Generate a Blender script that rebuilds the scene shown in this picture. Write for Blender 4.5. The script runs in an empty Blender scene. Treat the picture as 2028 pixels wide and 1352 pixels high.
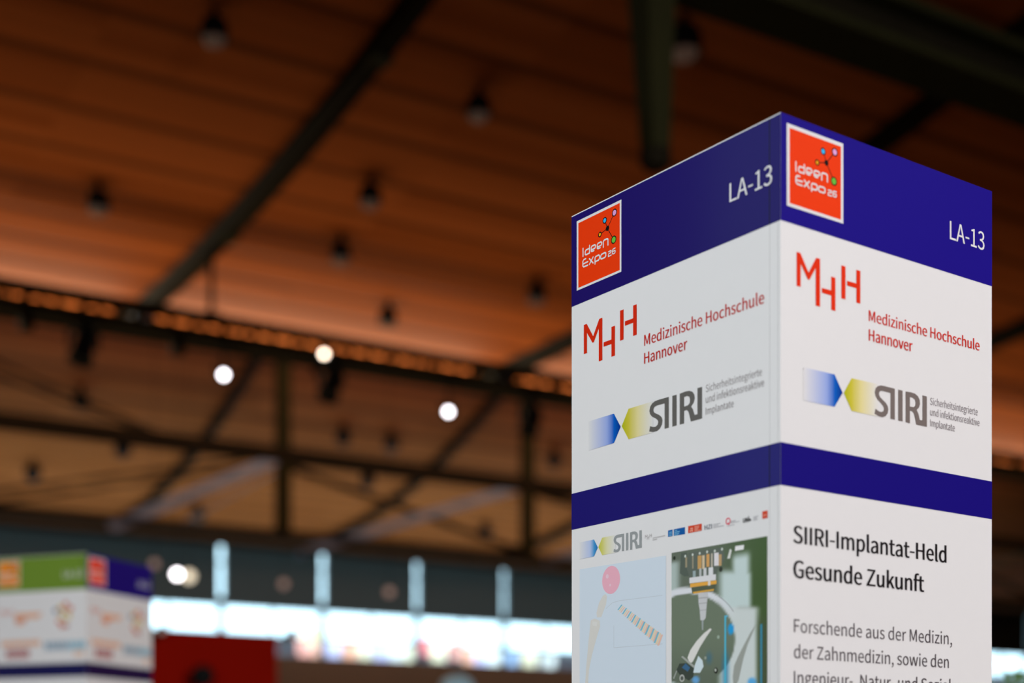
import bpy, bmesh, math, random
from mathutils import Vector, Matrix
from mathutils.geometry import tessellate_polygon

scene = bpy.context.scene
COL = scene.collection
random.seed(7)

# ------------------------------------------------------------------ camera
CAMZ = 1.53                       # eye height, metres
FPX = 2890.0                      # focal length in pixels of the 2028 wide frame
PX0, PY0 = 1014.0, 1526.0         # principal point (horizon lies below the frame)
TH = math.atan2(0.530, 0.848)     # hall is turned 32 degrees against the view
ST, CT = math.sin(TH), math.cos(TH)
cam_data = bpy.data.cameras.new('camera')
cam = bpy.data.objects.new('camera', cam_data)
COL.objects.link(cam)
cam.location = (0, 0, CAMZ)
cam.rotation_euler = (math.pi / 2, 0, -TH)
cam_data.sensor_width = 36.0
cam_data.lens = FPX / 2028.0 * 36.0
cam_data.shift_y = (PY0 - 676.0) / 2028.0
cam_data.clip_end = 400
cam_data.dof.use_dof = True
cam_data.dof.focus_distance = 2.50
cam_data.dof.aperture_fstop = 1.66
scene.camera = cam

# ------------------------------------------------------------------ view, world
scene.view_settings.view_transform = 'Standard'
scene.view_settings.look = 'None'
scene.view_settings.exposure = 0.0
scene.view_settings.gamma = 1.0
scene.view_settings.use_curve_mapping = False

world = bpy.data.worlds.new('sky')
scene.world = world
world.use_nodes = True
bg = world.node_tree.nodes['Background']
bg.inputs[0].default_value = (0.62, 0.86, 1.0, 1)
bg.inputs[1].default_value = 4.2

# ------------------------------------------------------------------ lights
sun_data = bpy.data.lights.new('sun', 'SUN')          # stands behind the hall, lights what is outdoors
sun_data.energy = 6.0
sun_data.color = (1.0, 0.95, 0.88)
sun_data.angle = math.radians(0.6)
sun = bpy.data.objects.new('sun', sun_data)
COL.objects.link(sun)
sun.rotation_euler = Vector((0.25, 0.62, -1.0)).to_track_quat('-Z', 'Y').to_euler()
def area(name, loc, target, sx, sy, power, color, spread=180):
    d = bpy.data.lights.new(name, 'AREA')
    d.shape = 'RECTANGLE'
    d.size, d.size_y = sx, sy
    d.energy = power
    d.color = color
    d.spread = math.radians(spread)
    o = bpy.data.objects.new(name, d)
    COL.objects.link(o)
    o.location = loc
    o.rotation_euler = (Vector(target) - Vector(loc)).to_track_quat('-Z', 'Y').to_euler()
    return o

# unseen light added far left, for the glare on the glossy left face
area('left_glare_light', (-7.9, 9.2, 6.0), (1.5, 1.7, 2.2), 1.7, 5.0, 9, (0.66, 0.84, 1.0))
# hall lamps behind the photographer
area('hall_lamp_right', (7.0, -11.0, 7.5), (2.0, 3.5, 2.0), 4, 3, 575, (0.97, 0.95, 1.0), 110)
area('hall_lamp_left', (-6.5, 0.0, 5.5), (1.6, 2.2, 2.0), 3, 4, 255, (0.93, 0.97, 1.0), 110)
# light line added at the rear edge of the front ceiling, washing the timber
area('ceiling_fill_line', (20.0, 31.15, CAMZ + 9.50), (20.0, 27.0, CAMZ + 9.85), 60, 0.12, 1450, (1.0, 0.88, 0.62), 170)
area('bay_fill', (26.0, 32.6, 15.5), (26.0, 44.0, 11.6), 44, 1.0, 1500, (1.0, 0.56, 0.36), 160)  # unseen warm fill added to brighten the rear ceiling
# added fill washing the floor (bounce onto the ceiling)
area('floor_fill', (8.0, -4.0, 8.0), (8.0, 3.0, 0.0), 10, 6, 180, (1.0, 0.82, 0.62), 120)
# low fill added mid-hall, brightens the front ceiling from below
area('front_ceiling_fill', (18.0, 29.0, 3.0), (18.0, 28.4, 12.0), 56, 6, 1080, (1.0, 0.74, 0.40), 105)
# pale fill added under the far windows, brightens the rear ceiling
area('far_fill', (26.0, 49.0, 3.8), (26.0, 52.0, 12.0), 50, 5, 2300, (0.48, 0.80, 1.0), 150)

# ------------------------------------------------------------------ helpers
def lin(c):
    c = c / 255.0
    return c / 12.92 if c <= 0.04045 else ((c + 0.055) / 1.055) ** 2.4

def rgb(r, g, b, k=1.0):
    return (min(lin(r) * k, 0.9), min(lin(g) * k, 0.9), min(lin(b) * k, 0.9), 1.0)

def px_dir(px, py):
    xn, yn = (px - PX0) / FPX, (PY0 - py) / FPX
    return Vector((ST + xn * CT, CT - xn * ST, yn))

def at_Y(px, py, Y):
    d = px_dir(px, py)
    d = d * (Y / d.y)
    return Vector((d.x, d.y, CAMZ + d.z))

def prof_a(Y):
    return CAMZ + min(9.8 + 0.0085 * (29.0 - Y) ** 2, 13.0)

def prof_b(Y):
    return CAMZ + 9.8 + 0.0148 * (56.0 - Y) ** 2

def at_roof(px, py, prof, drop=0.0):
    d = px_dir(px, py)
    lo, hi = 5.0, 90.0
    if prof is prof_a:
        hi = 31.5
        best = None
        Y = 12.0
        while Y < hi:
            k = Y / d.y
            if CAMZ + d.z * k >= prof(Y) - drop:
                best = Y
                break
            Y += 0.02
        Y = best or 31.0
    else:
        Y = 36.0
        while Y < 58.0:
            k = Y / d.y
            if CAMZ + d.z * k >= prof(Y) - drop:
                break
            Y += 0.02
    return Vector((d.x * Y / d.y, Y, prof(Y)))

def mat(name, color, rough=0.6, metal=0.0, spec=0.5, emit=None, estr=0.0, coat=0.0):
    m = bpy.data.materials.new(name)
    m.use_nodes = True
    b = m.node_tree.nodes['Principled BSDF']
    b.inputs['Base Color'].default_value = color
    b.inputs['Roughness'].default_value = rough
    b.inputs['Metallic'].default_value = metal
    b.inputs['Specular IOR Level'].default_value = spec
    b.inputs['Coat Weight'].default_value = coat
    if emit:
        b.inputs['Emission Color'].default_value = emit
        b.inputs['Emission Strength'].default_value = estr
    return m

def noisy(m, scale, amount, bump=0.0):
    """small wear: the colour wanders a little with a noise"""
    nt = m.node_tree
    b = nt.nodes['Principled BSDF']
    col = tuple(b.inputs['Base Color'].default_value)
    tc = nt.nodes.new('ShaderNodeTexCoord')
    n = nt.nodes.new('ShaderNodeTexNoise')
    n.inputs['Scale'].default_value = scale
    n.inputs['Detail'].default_value = 4
    nt.links.new(tc.outputs['Object'], n.inputs['Vector'])
    r = nt.nodes.new('ShaderNodeMix')
    r.data_type = 'RGBA'
    r.inputs[6].default_value = tuple(c * (1 - amount) for c in col[:3]) + (1,)
    r.inputs[7].default_value = tuple(min(c * (1 + amount), 1) for c in col[:3]) + (1,)
    nt.links.new(n.outputs['Fac'], r.inputs[0])
    nt.links.new(r.outputs[2], b.inputs['Base Color'])
    if bump:
        bp = nt.nodes.new('ShaderNodeBump')
        bp.inputs['Strength'].default_value = bump
        bp.inputs['Distance'].default_value = 0.002
        nt.links.new(n.outputs['Fac'], bp.inputs['Height'])
        nt.links.new(bp.outputs['Normal'], b.inputs['Normal'])
    return m

def box(bm, x0, x1, y0, y1, z0, z1, mi=0):
    v = [bm.verts.new(p) for p in ((x0, y0, z0), (x1, y0, z0), (x1, y1, z0), (x0, y1, z0),
                                   (x0, y0, z1), (x1, y0, z1), (x1, y1, z1), (x0, y1, z1))]
    for f in ((0, 3, 2, 1), (4, 5, 6, 7), (0, 1, 5, 4), (1, 2, 6, 5), (2, 3, 7, 6), (3, 0, 4, 7)):
        bm.faces.new([v[i] for i in f]).material_index = mi

def frame_of(p, q):
    p, q = Vector(p), Vector(q)
    d = (q - p).normalized()
    up = Vector((0, 0, 1)) if abs(d.z) < 0.95 else Vector((0, 1, 0))
    s = d.cross(up).normalized()
    return p, q, s, s.cross(d).normalized()

def tube(bm, p, q, r, n=10, r2=None, mi=0):
    p, q, s, t = frame_of(p, q)
    r2 = r if r2 is None else r2
    a, b = [], []
    for i in range(n):
        w = 2 * math.pi * i / n
        e = s * math.cos(w) + t * math.sin(w)
        a.append(bm.verts.new(p + e * r))
        b.append(bm.verts.new(q + e * r2))
    for i in range(n):
        f = bm.faces.new((a[i], a[(i + 1) % n], b[(i + 1) % n], b[i]))
        f.smooth = True
        f.material_index = mi
    bm.faces.new(a[::-1]).material_index = mi
    bm.faces.new(b).material_index = mi

def bar(bm, p, q, w, h, mi=0, w2=None, h2=None):
    """square bar from p to q, w across, h high"""
    p, q, s, t = frame_of(p, q)
    w2, h2 = w2 or w, h2 or h
    a = [bm.verts.new(p + s * (i * w / 2) + t * (j * h / 2)) for i, j in ((-1, -1), (1, -1), (1, 1), (-1, 1))]
    b = [bm.verts.new(q + s * (i * w2 / 2) + t * (j * h2 / 2)) for i, j in ((-1, -1), (1, -1), (1, 1), (-1, 1))]
    for i in range(4):
        bm.faces.new((a[i], a[(i + 1) % 4], b[(i + 1) % 4], b[i])).material_index = mi
    bm.faces.new(a[::-1]).material_index = mi
    bm.faces.new(b).material_index = mi

def lathe(bm, prof, M=Matrix(), n=20, mi=0):
    """prof: list of (radius, z) from top to bottom"""
    rings = []
    for r, z in prof:
        if r < 1e-6:
            rings.append([bm.verts.new(M @ Vector((0, 0, z)))])
        else:
            rings.append([bm.verts.new(M @ Vector((r * math.cos(2 * math.pi * i / n), r * math.sin(2 * math.pi * i / n), z))) for i in range(n)])
    for A, B in zip(rings, rings[1:]):
        for i in range(n):
            j = (i + 1) % n
            if len(A) == 1 and len(B) == 1:
                continue
            if len(A) == 1:
                vs = (A[0], B[i], B[j])
            elif len(B) == 1:
                vs = (A[i], B[0], A[j])
            else:
                vs = (A[i], B[i], B[j], A[j])
            f = bm.faces.new(vs)
            f.smooth = True
            f.material_index = mi

def obj(name, bm, mats, parent=None, bevel=0.0):
    me = bpy.data.meshes.new(name)
    bmesh.ops.recalc_face_normals(bm, faces=bm.faces[:])
    bm.to_mesh(me)
    bm.free()
    for m in (mats if isinstance(mats, (list, tuple)) else [mats]):
        me.materials.append(m)
    o = bpy.data.objects.new(name, me)
    COL.objects.link(o)
    if parent is not None:
        o.parent = parent
    if bevel:
        md = o.modifiers.new('bevel', 'BEVEL')
        md.width = bevel
        md.segments = 2
        md.limit_method = 'ANGLE'
    return o

def thing(name, label, cat, loc=(0, 0, 0), rz=0.0, group=None):
    o = bpy.data.objects.new(name, None)
    o.empty_display_size = 0.2
    COL.objects.link(o)
    o.location = loc
    o.rotation_euler = (0, 0, rz)
    return tag(o, label, cat, group)

def tag(o, label, cat, group=None):
    o['label'] = label
    o['category'] = cat
    if group:
        o['group'] = group
    return o

def struct(name, bm, m, parent=None, bevel=0.0):
    o = obj(name, bm, m, parent, bevel)
    if parent is None:
        o['kind'] = 'structure'
    return o

def dup(root, loc, rz=None, label=None, group=None):
    r = root.copy()
    COL.objects.link(r)
    r.location = loc
    if rz is not None:
        r.rotation_euler = (0, 0, rz)
    if label:
        r['label'] = label
    if group:
        r['group'] = group
    for ch in list(root.children):
        c = ch.copy()
        COL.objects.link(c)
        c.parent = r
        for g in list(ch.children):
            d = g.copy()
            COL.objects.link(d)
            d.parent = c
    return r

BM = bmesh.new

# ------------------------------------------------------------------ materials
m_dark = noisy(mat('dark_steel', (0.012, 0.009, 0.004, 1), 0.8, 0.0, spec=0.1), 3, 0.25)
m_olive = noisy(mat('olive_steel', (0.022, 0.021, 0.006, 1), 0.8, 0.0, spec=0.1), 2, 0.25)
m_grey = noisy(mat('grey_steel', (0.10, 0.105, 0.085, 1), 0.6, 0.0, spec=0.2), 2, 0.2)
m_silver = noisy(mat('galvanised_steel', (0.20, 0.29, 0.45, 1), 0.45, 0.2), 4, 0.2)  # bluer than bare zinc: blue daylight is put into the base colour
m_black = noisy(mat('black_paint', (0.006, 0.006, 0.006, 1), 0.8, spec=0.08), 5, 0.3)
m_lensglow = mat('lit_lens', (1, 1, 1, 1), 0.3, emit=(1.0, 0.94, 0.98, 1), estr=11)
m_lenswarm = mat('lit_warm_lens', (1, 1, 1, 1), 0.3, emit=(1.0, 0.80, 0.62, 1), estr=11)
m_lensdim = mat('dim_lens', (0.3, 0.3, 0.3, 1), 0.3, emit=(1.0, 0.62, 0.50, 1), estr=0.30)
m_lenspale = mat('pale_lens', (0.07, 0.055, 0.045, 1), 0.6, spec=0.15, emit=(1.0, 0.55, 0.38, 1), estr=0.035)  # faint emission stands in for light reflected by an unlit lens
m_lensdark = mat('dark_lens', (0.02, 0.02, 0.02, 1), 0.5, spec=0.1)
m_white = noisy(mat('white_board', (0.80, 0.80, 0.80, 1), 0.45), 30, 0.01)
m_core = mat('board_core', (0.62, 0.62, 0.62, 1), 0.7)

def wood_ceiling():
    m = mat('timber_ceiling', (0.4, 0.1, 0.02, 1), 0.8, spec=0.08)
    nt = m.node_tree
    b = nt.nodes['Principled BSDF']
    geo = nt.nodes.new('ShaderNodeNewGeometry')
    sep = nt.nodes.new('ShaderNodeSeparateXYZ')
    nt.links.new(geo.outputs['Position'], sep.inputs[0])
    def math_n(op, a, bb):
        n = nt.nodes.new('ShaderNodeMath')
        n.operation = op
        for i, v in ((0, a), (1, bb)):
            if isinstance(v, (int, float)):
                n.inputs[i].default_value = v
            else:
                nt.links.new(v, n.inputs[i])
        return n.outputs[0]
    fr = math_n('FRACT', math_n('DIVIDE', sep.outputs['Y'], 1.25), 0)
    ramp = nt.nodes.new('ShaderNodeValToRGB')
    e = ramp.color_ramp.elements
    e[0].position, e[0].color = 0.0, (0.28, 0.28, 0.28, 1)
    e[1].position, e[1].color = 0.16, (1, 1, 1, 1)
    for p, c in ((0.30, 0.82), (0.34, 1.0), (0.62, 0.85), (0.66, 1.0), (0.9, 0.95), (0.99, 0.28)):
        x = ramp.color_ramp.elements.new(p)
        x.color = (c, c, c, 1)
    nt.links.new(fr, ramp.inputs[0])
    # each board its own tone
    fl = math_n('FLOOR', math_n('DIVIDE', sep.outputs['Y'], 0.4167), 0)
    wn = nt.nodes.new('ShaderNodeTexWhiteNoise')
    wn.noise_dimensions = '2D'
    cx = math_n('FLOOR', math_n('DIVIDE', sep.outputs['X'], 6.0), 0)
    comb = nt.nodes.new('ShaderNodeCombineXYZ')
    nt.links.new(fl, comb.inputs[0])
    nt.links.new(cx, comb.inputs[1])
    nt.links.new(comb.outputs[0], wn.inputs[0])
    mix = nt.nodes.new('ShaderNodeMix')
    mix.data_type = 'RGBA'
    mix.inputs[6].default_value = (0.34, 0.080, 0.014, 1)
    mix.inputs[7].default_value = (0.45, 0.115, 0.025, 1)
    nt.links.new(wn.outputs['Value'], mix.inputs[0])
    mul = nt.nodes.new('ShaderNodeMix')
    mul.data_type = 'RGBA'
    mul.blend_type = 'MULTIPLY'
    mul.inputs[0].default_value = 1.0
    nt.links.new(mix.outputs[2], mul.inputs[6])
    nt.links.new(ramp.outputs[0], mul.inputs[7])
    nt.links.new(mul.outputs[2], b.inputs['Base Color'])
    bp = nt.nodes.new('ShaderNodeBump')
    bp.inputs['Strength'].default_value = 0.4
    bp.inputs['Distance'].default_value = 0.05
    nt.links.new(ramp.outputs[0], bp.inputs['Height'])
    nt.links.new(bp.outputs['Normal'], b.inputs['Normal'])
    return m

m_ceiling = wood_ceiling()
m_floor = noisy(mat('hall_floor', (0.16, 0.12, 0.09, 1), 0.5), 0.6, 0.2)
m_wallgrey = noisy(mat('grey_wall', (0.032, 0.036, 0.029, 1), 0.7), 0.5, 0.12)
m_wallbrown = noisy(mat('brown_wall', (0.12, 0.045, 0.010, 1), 0.7), 0.5, 0.15)
m_ground = noisy(mat('paving', (0.45, 0.43, 0.40, 1), 0.9), 0.8, 0.15)

def glass_mat():
    m = bpy.data.materials.new('window_glass')
    m.use_nodes = True
    nt = m.node_tree
    nt.nodes.remove(nt.nodes['Principled BSDF'])
    out = nt.nodes['Material Output']
    tr = nt.nodes.new('ShaderNodeBsdfTransparent')
    tr.inputs[0].default_value = (0.92, 0.97, 0.98, 1)
    gl = nt.nodes.new('ShaderNodeBsdfGlossy')
    gl.inputs['Roughness'].default_value = 0.03
    mx = nt.nodes.new('ShaderNodeMixShader')
    mx.inputs[0].default_value = 0.05
    nt.links.new(tr.outputs[0], mx.inputs[1])
    nt.links.new(gl.outputs[0], mx.inputs[2])
    nt.links.new(mx.outputs[0], out.inputs[0])
    return m
m_glass = glass_mat()

# ------------------------------------------------------------------ setting
HX0, HX1, HY0, HY1 = -30.0, 92.0, -14.0, 58.0
bm = BM(); box(bm, HX0, HX1, HY0, HY1, -0.3, 0.0); struct('floor', bm, m_floor)
bm = BM(); box(bm, HX0 - 40, HX1 + 40, HY1 + 0.4, HY1 + 60, -0.5, -0.05); struct('ground', bm, m_ground)

def roof(name, Y0, Y1, prof):
    bm = BM()
    rows = []
    n = 70
    for i in range(n + 1):
        Y = Y0 + (Y1 - Y0) * i / n
        z = prof(Y)
        rows.append([bm.verts.new((HX0, Y, z)), bm.verts.new((HX1, Y, z)), bm.verts.new((HX1, Y, z + 0.3)), bm.verts.new((HX0, Y, z + 0.3))])
    for A, B in zip(rows, rows[1:]):
        for k in range(4):
            f = bm.faces.new((A[k], A[(k + 1) % 4], B[(k + 1) % 4], B[k]))
    bm.faces.new(rows[0]); bm.faces.new(rows[-1][::-1])
    struct(name, bm, m_ceiling)
roof('ceiling', HY0, 31.5, prof_a)
roof('ceiling', 31.75, 58.3, prof_b)
bm = BM(); box(bm, HX0, HX1, 31.5, 31.75, prof_a(31.5) + 0.0, prof_b(31.75) + 0.3); struct('trim_1', bm, m_ceiling)
bm = BM(); box(bm, HX0 - 0.3, HX0, HY0, HY1, -0.3, 21.0); struct('wall_left', bm, m_wallbrown)
bm = BM(); box(bm, HX1, HX1 + 0.3, HY0, HY1, -0.3, 21.0); struct('wall_right', bm, m_wallbrown)
bm = BM(); box(bm, HX0, HX1, HY0 - 0.3, HY0, -0.3, 15.0); struct('wall_back', bm, m_wallbrown)

# far wall: brown below, a band of windows, grey boarding with slit windows above
WZ0, WZ1, SZ0, SZ1, WTOP = 6.45, 8.46, 8.78, 10.95, 11.9
PITCH = 4.63
slits = [22.0 + PITCH * k for k in range(-3, 15)]
SW = 0.14                                   # half width of a slit
bm = BM()
box(bm, HX0, HX1, HY1, HY1 + 0.35, -0.3, WZ0, 0)
box(bm, HX0, HX1, HY1, HY1 + 0.35, WZ1, SZ0, 1)
box(bm, HX0, HX1, HY1, HY1 + 0.35, SZ1, WTOP, 1)
xs = [HX0] + slits + [HX1]
highs = [x for x in slits if x > 21.0]       # slit windows only from here on
edges = [(HX0, highs[0] - SW)] + [(a + SW, b - SW) for a, b in zip(highs, highs[1:])] + [(highs[-1] + SW, HX1)]
for a, b in edges:
    box(bm, a, b, HY1, HY1 + 0.35, SZ0, SZ1, 1)
box(bm, HX0, slits[0] - 0.1, HY1, HY1 + 0.35, WZ0, WZ1, 0)
box(bm, slits[-1] + 0.1, HX1, HY1, HY1 + 0.35, WZ0, WZ1, 0)
struct('wall_far', bm, [m_wallbrown, m_wallgrey])
m_frame = mat('window_frame', (0.16, 0.20, 0.22, 1), 0.5)
wn = 0
for a, b in zip(slits, slits[1:]):          # one wide window between two mullions
    wn += 1
    bm = BM()
    box(bm, a - 0.13, a + 0.13, HY1 + 0.02, HY1 + 0.3, WZ0, WZ1)
    c = (a + b) / 2
    box(bm, c - 0.04, c + 0.04, HY1 + 0.1, HY1 + 0.2, WZ0, WZ1)
    box(bm, a + 0.13, b - 0.13, HY1 + 0.08, HY1 + 0.24, WZ0, WZ0 + 0.05)
    box(bm, a + 0.13, b - 0.13, HY1 + 0.08, HY1 + 0.24, WZ1 - 0.05, WZ1)
    w = struct('window_%d' % wn, bm, m_frame)
    bm = BM(); box(bm, a + 0.13, b - 0.13, HY1 + 0.15, HY1 + 0.17, WZ0 + 0.05, WZ1 - 0.05)
    obj('pane', bm, m_glass, w)
for s in highs:
    wn += 1
    bm = BM()
    for x in (s - SW, s + SW - 0.02):
        box(bm, x, x + 0.02, HY1 + 0.05, HY1 + 0.3, SZ0, SZ1)
    box(bm, s - SW, s + SW, HY1 + 0.05, HY1 + 0.3, SZ0 + 1.45, SZ0 + 1.51)
    w = struct('window_%d' % wn, bm, m_frame)
    bm = BM(); box(bm, s - SW + 0.02, s + SW - 0.02, HY1 + 0.15, HY1 + 0.17, SZ0, SZ1)
    obj('pane', bm, m_glass, w)

# ------------------------------------------------------------------ roof ribs (follow the sag of the ceiling)
def rib(X, prof, Y0, Y1, label, w=0.26, h=0.34):
    bm = BM()
    rows = []
    n = 40
    for i in range(n + 1):
        Y = Y0 + (Y1 - Y0) * i / n
        z = prof(Y) - 0.002
        rows.append([bm.verts.new((X - w / 2, Y, z - h)), bm.verts.new((X + w / 2, Y, z - h)), bm.verts.new((X + w / 2, Y, z)), bm.verts.new((X - w / 2, Y, z))])
    for A, B in zip(rows, rows[1:]):
        for k in range(4):
            bm.faces.new((A[k], A[(k + 1) % 4], B[(k + 1) % 4], B[k]))
    bm.faces.new(rows[0]); bm.faces.new(rows[-1][::-1])
    t = thing('roof_rib', label, 'roof beam', (0, 0, 0), 0, 'roof ribs under the timber ceiling')
    obj('beam', bm, m_dark, t)
    k = Y0 + 3.0
    while k < Y1 - 0.5:                          # bolted splice plates along the rib
        z = prof(k) - h - 0.012
        bm = BM(); box(bm, X - w / 2 - 0.03, X + w / 2 + 0.03, k - 0.2, k + 0.2, z - 0.02, z + 0.02)
        obj('splice_plate', bm, m_olive, t)
        k += 6.0
    z = prof(Y1 - 1.0) - h - 0.02
    bm = BM(); box(bm, X - w / 2 - 0.08, X + w / 2 + 0.08, Y1 - 1.5, Y1 - 0.6, z - 0.04, z + 0.015)
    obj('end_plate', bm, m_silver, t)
    return t
rib(9.6, prof_a, 4, 31.4, 'dark roof rib running diagonally down the left half of the timber ceiling')
rib(18.5, prof_a, 4, 31.4, 'dark roof rib crossing the ceiling behind the large printed tower')
rib(27.4, prof_a, 4, 31.4, 'dark roof rib of the front ceiling, right of the large tower')
rib(17.0, prof_b, 36, 57.6, 'roof rib in the rear bay above the pale left girder brace', 0.2)
rib(25.6, prof_b, 36, 57.6, 'roof rib in the rear bay left of the large printed tower', 0.2)
rib(34.2, prof_b, 36, 57.6, 'roof rib in the rear bay hidden low behind the large tower')

# ------------------------------------------------------------------ lighting truss
TY = 26.0
def tz(px, py): return at_Y(px, py, TY).z
ztop, zbot = tz(300, 613), tz(300, 652)
truss = thing('lighting_truss', 'black lattice lighting truss spanning the hall under the ceiling with spotlights', 'truss', (0, 0, 0))
X0t, X1t = -6.0, 60.0
for z, y, r in ((ztop, TY - 0.2, 0.07), (ztop, TY + 0.2, 0.06), (zbot, TY - 0.2, 0.10), (zbot, TY + 0.2, 0.10)):
    bm = BM(); tube(bm, (X0t, y, z), (X1t, y, z), r, 10)
    obj('chord', bm, m_dark, truss)
for y in (TY - 0.2, TY + 0.2):
    bm = BM()
    x = X0t
    k = 0
    while x < X1t - 0.5:
        z0, z1 = (zbot, ztop) if k % 2 == 0 else (ztop, zbot)
        tube(bm, (x, y, z0), (x + 0.5, y, z1), 0.03, 6)
        if k % 4 == 0:
            tube(bm, (x, y, zbot), (x, y, ztop), 0.028, 6)
        x += 0.5; k += 1
    obj('lattice', bm, m_dark, truss)
bm = BM()                                        # bundled cable lying along the truss
for i in range(66):
    x = X0t + i
    tube(bm, (x, TY - 0.05 + 0.06 * math.sin(i * 1.7), zbot + 0.02), (x + 1.0, TY - 0.05 + 0.06 * math.sin((i + 1) * 1.7), zbot + 0.02), 0.035, 6)
obj('cable_bundle', bm, m_black, truss)
for X in (0.7, at_Y(418, 600, TY).x, 18.5, 27.4, 36.3):      # hangers from the ceiling
    bm = BM()
    tube(bm, (X, TY, ztop), (X, TY, prof_a(TY) - 0.002), 0.055, 8)
    box(bm, X - 0.15, X + 0.15, TY - 0.15, TY + 0.15, ztop - 0.02, ztop + 0.12)
    obj('hanger', bm, m_dark, truss)
lt = thing('fill_trough', 'added slim trough for fill light, hung below the rear edge of the front ceiling', 'lamp', (0, 0, 0))  # trough added only to carry the ceiling fill line
zl = CAMZ + 9.40
bm = BM()
box(bm, -10, 50, 31.20, 31.26, zl - 0.05, zl + 0.12); box(bm, -10, 50, 31.06, 31.20, zl - 0.05, zl)
obj('trough', bm, m_black, lt)
for X in range(-8, 50, 6):
    bm = BM(); tube(bm, (X, 31.23, zl + 0.1), (X, 31.23, prof_a(31.23) - 0.002), 0.012, 6); obj('hanger_rod', bm, m_black, lt)

# ------------------------------------------------------------------ stage spotlights on the truss
def spotlight(px, py, label, lens, aim, k=0.85):
    """theatre lantern: clamp, yoke, can with barn door rim, lens"""
    p = at_Y(px, py, TY)
    t = thing('stage_spotlight', label, 'spotlight', p, 0, 'spotlights on the lighting truss')
    d = Vector(aim).normalized()
    R = d.to_track_quat('-Z', 'Y').to_matrix().to_4x4()
    hz = (zbot - 0.12 - p.z) / k
    t.scale = (k, k, k)
    bm = BM()
    tube(bm, (0, 0, 0.20), (0, 0, hz), 0.03, 8)
    box(bm, -0.07, 0.07, -0.30, 0.30, hz - 0.015, hz)
    obj('clamp', bm, m_black, t)
    bm = BM()
    for s in (-1, 1):
        bar(bm, (s * 0.19, 0, 0.0), (s * 0.19, 0, 0.20), 0.05, 0.02)
    bar(bm, (-0.2, 0, 0.20), (0.2, 0, 0.20), 0.05, 0.02)
    obj('yoke', bm, m_black, t)
    bm = BM()
    lathe(bm, [(0, 0.30), (0.10, 0.29), (0.13, 0.22), (0.14, 0.0), (0.165, -0.12), (0.165, -0.20), (0.14, -0.20), (0.13, -0.14), (0, -0.13)], R)
    obj('housing', bm, m_black, t)
    if lens:
        bm = BM()
        lathe(bm, [(0, -0.150), (0.05, -0.153), (lens[1], -0.165), (lens[1], -0.19), (0, -0.205)], R, 24)
        obj('lens', bm, lens[0], t)
    return t
tocam = lambda px, py: (Vector((0, 0, CAMZ)) - at_Y(px, py, TY))
def mixaim(px, py, v, k):
    a = tocam(px, py).normalized()
    return a * k + Vector(v) * (1 - k)
spotlight(443, 742, 'lit white spotlight hanging from the lighting truss, left of the three lit ones', (m_lensglow, 0.07), tocam(443, 742))
def front_spot(px, py, label, lens):
    p = at_Y(px, py, TY - 0.75)
    t = thing('stage_spotlight', label, 'spotlight', p, 0, 'spotlights on the lighting truss')
    R = (Vector((0, 0, CAMZ)) - p).to_track_quat('-Z', 'Y').to_matrix().to_4x4()
    bm = BM()
    tube(bm, (0, 0.0, -0.20), (0, 0.40, -0.20), 0.03, 8)
    box(bm, -0.07, 0.07, 0.395, 0.41, -0.30, -0.1)
    obj('clamp', bm, m_black, t)
    bm = BM()
    for s in (-1, 1):
        bar(bm, (s * 0.17, 0, 0.0), (s * 0.17, 0, -0.20), 0.05, 0.02)
    bar(bm, (-0.18, 0, -0.20), (0.18, 0, -0.20), 0.05, 0.02)
    obj('yoke', bm, m_black, t)
    bm = BM(); lathe(bm, [(0, 0.24), (0.09, 0.23), (0.12, 0.16), (0.125, 0.0), (0.145, -0.10), (0.145, -0.16), (0.125, -0.16), (0.11, -0.10), (0, -0.09)], R)
    obj('housing', bm, m_black, t)
    bm = BM(); lathe(bm, [(0, -0.12), (0.05, -0.125), (lens[1], -0.135), (lens[1], -0.15), (0, -0.16)], R, 24)
    obj('lens', bm, lens[0], t)
front_spot(642, 701, 'lit warm spotlight mounted on the front of the lighting truss', (m_lenswarm, 0.052))
spotlight(888, 815, 'lit white spotlight hanging from the truss nearest to the large tower', (m_lensglow, 0.07), tocam(888, 815))
spotlight(165, 690, 'black unlit spotlight pointing down under the left end of the truss', None, (-0.3, -0.1, -1), 1.35)
spotlight(655, 765, 'black unlit spotlight tilted down below the warm lit one', None, (-0.45, -0.3, -1), 1.35)
spotlight(1050, 835, 'black unlit spotlight tilted down beside the left edge of the large tower', None, (-0.4, -0.3, -1), 1.35)
for px, py, lb in ((52, 640, 'small dark junction box clamped under the far left of the truss'), (352, 690, 'small dark junction box under the truss left of the lit white spotlight')):
    p = at_Y(px, py, TY - 0.2)
    t = thing('junction_box', lb, 'box', p, 0, 'junction boxes under the truss')
    bm = BM(); box(bm, -0.11, 0.11, -0.1, 0.1, -0.14, 0.14); obj('case', bm, m_dark, t, bevel=0.015)
    bm = BM(); tube(bm, (0, 0, 0.13), (0, 0, zbot - 0.106 - p.z), 0.02, 6); obj('bracket', bm, m_black, t)

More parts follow.
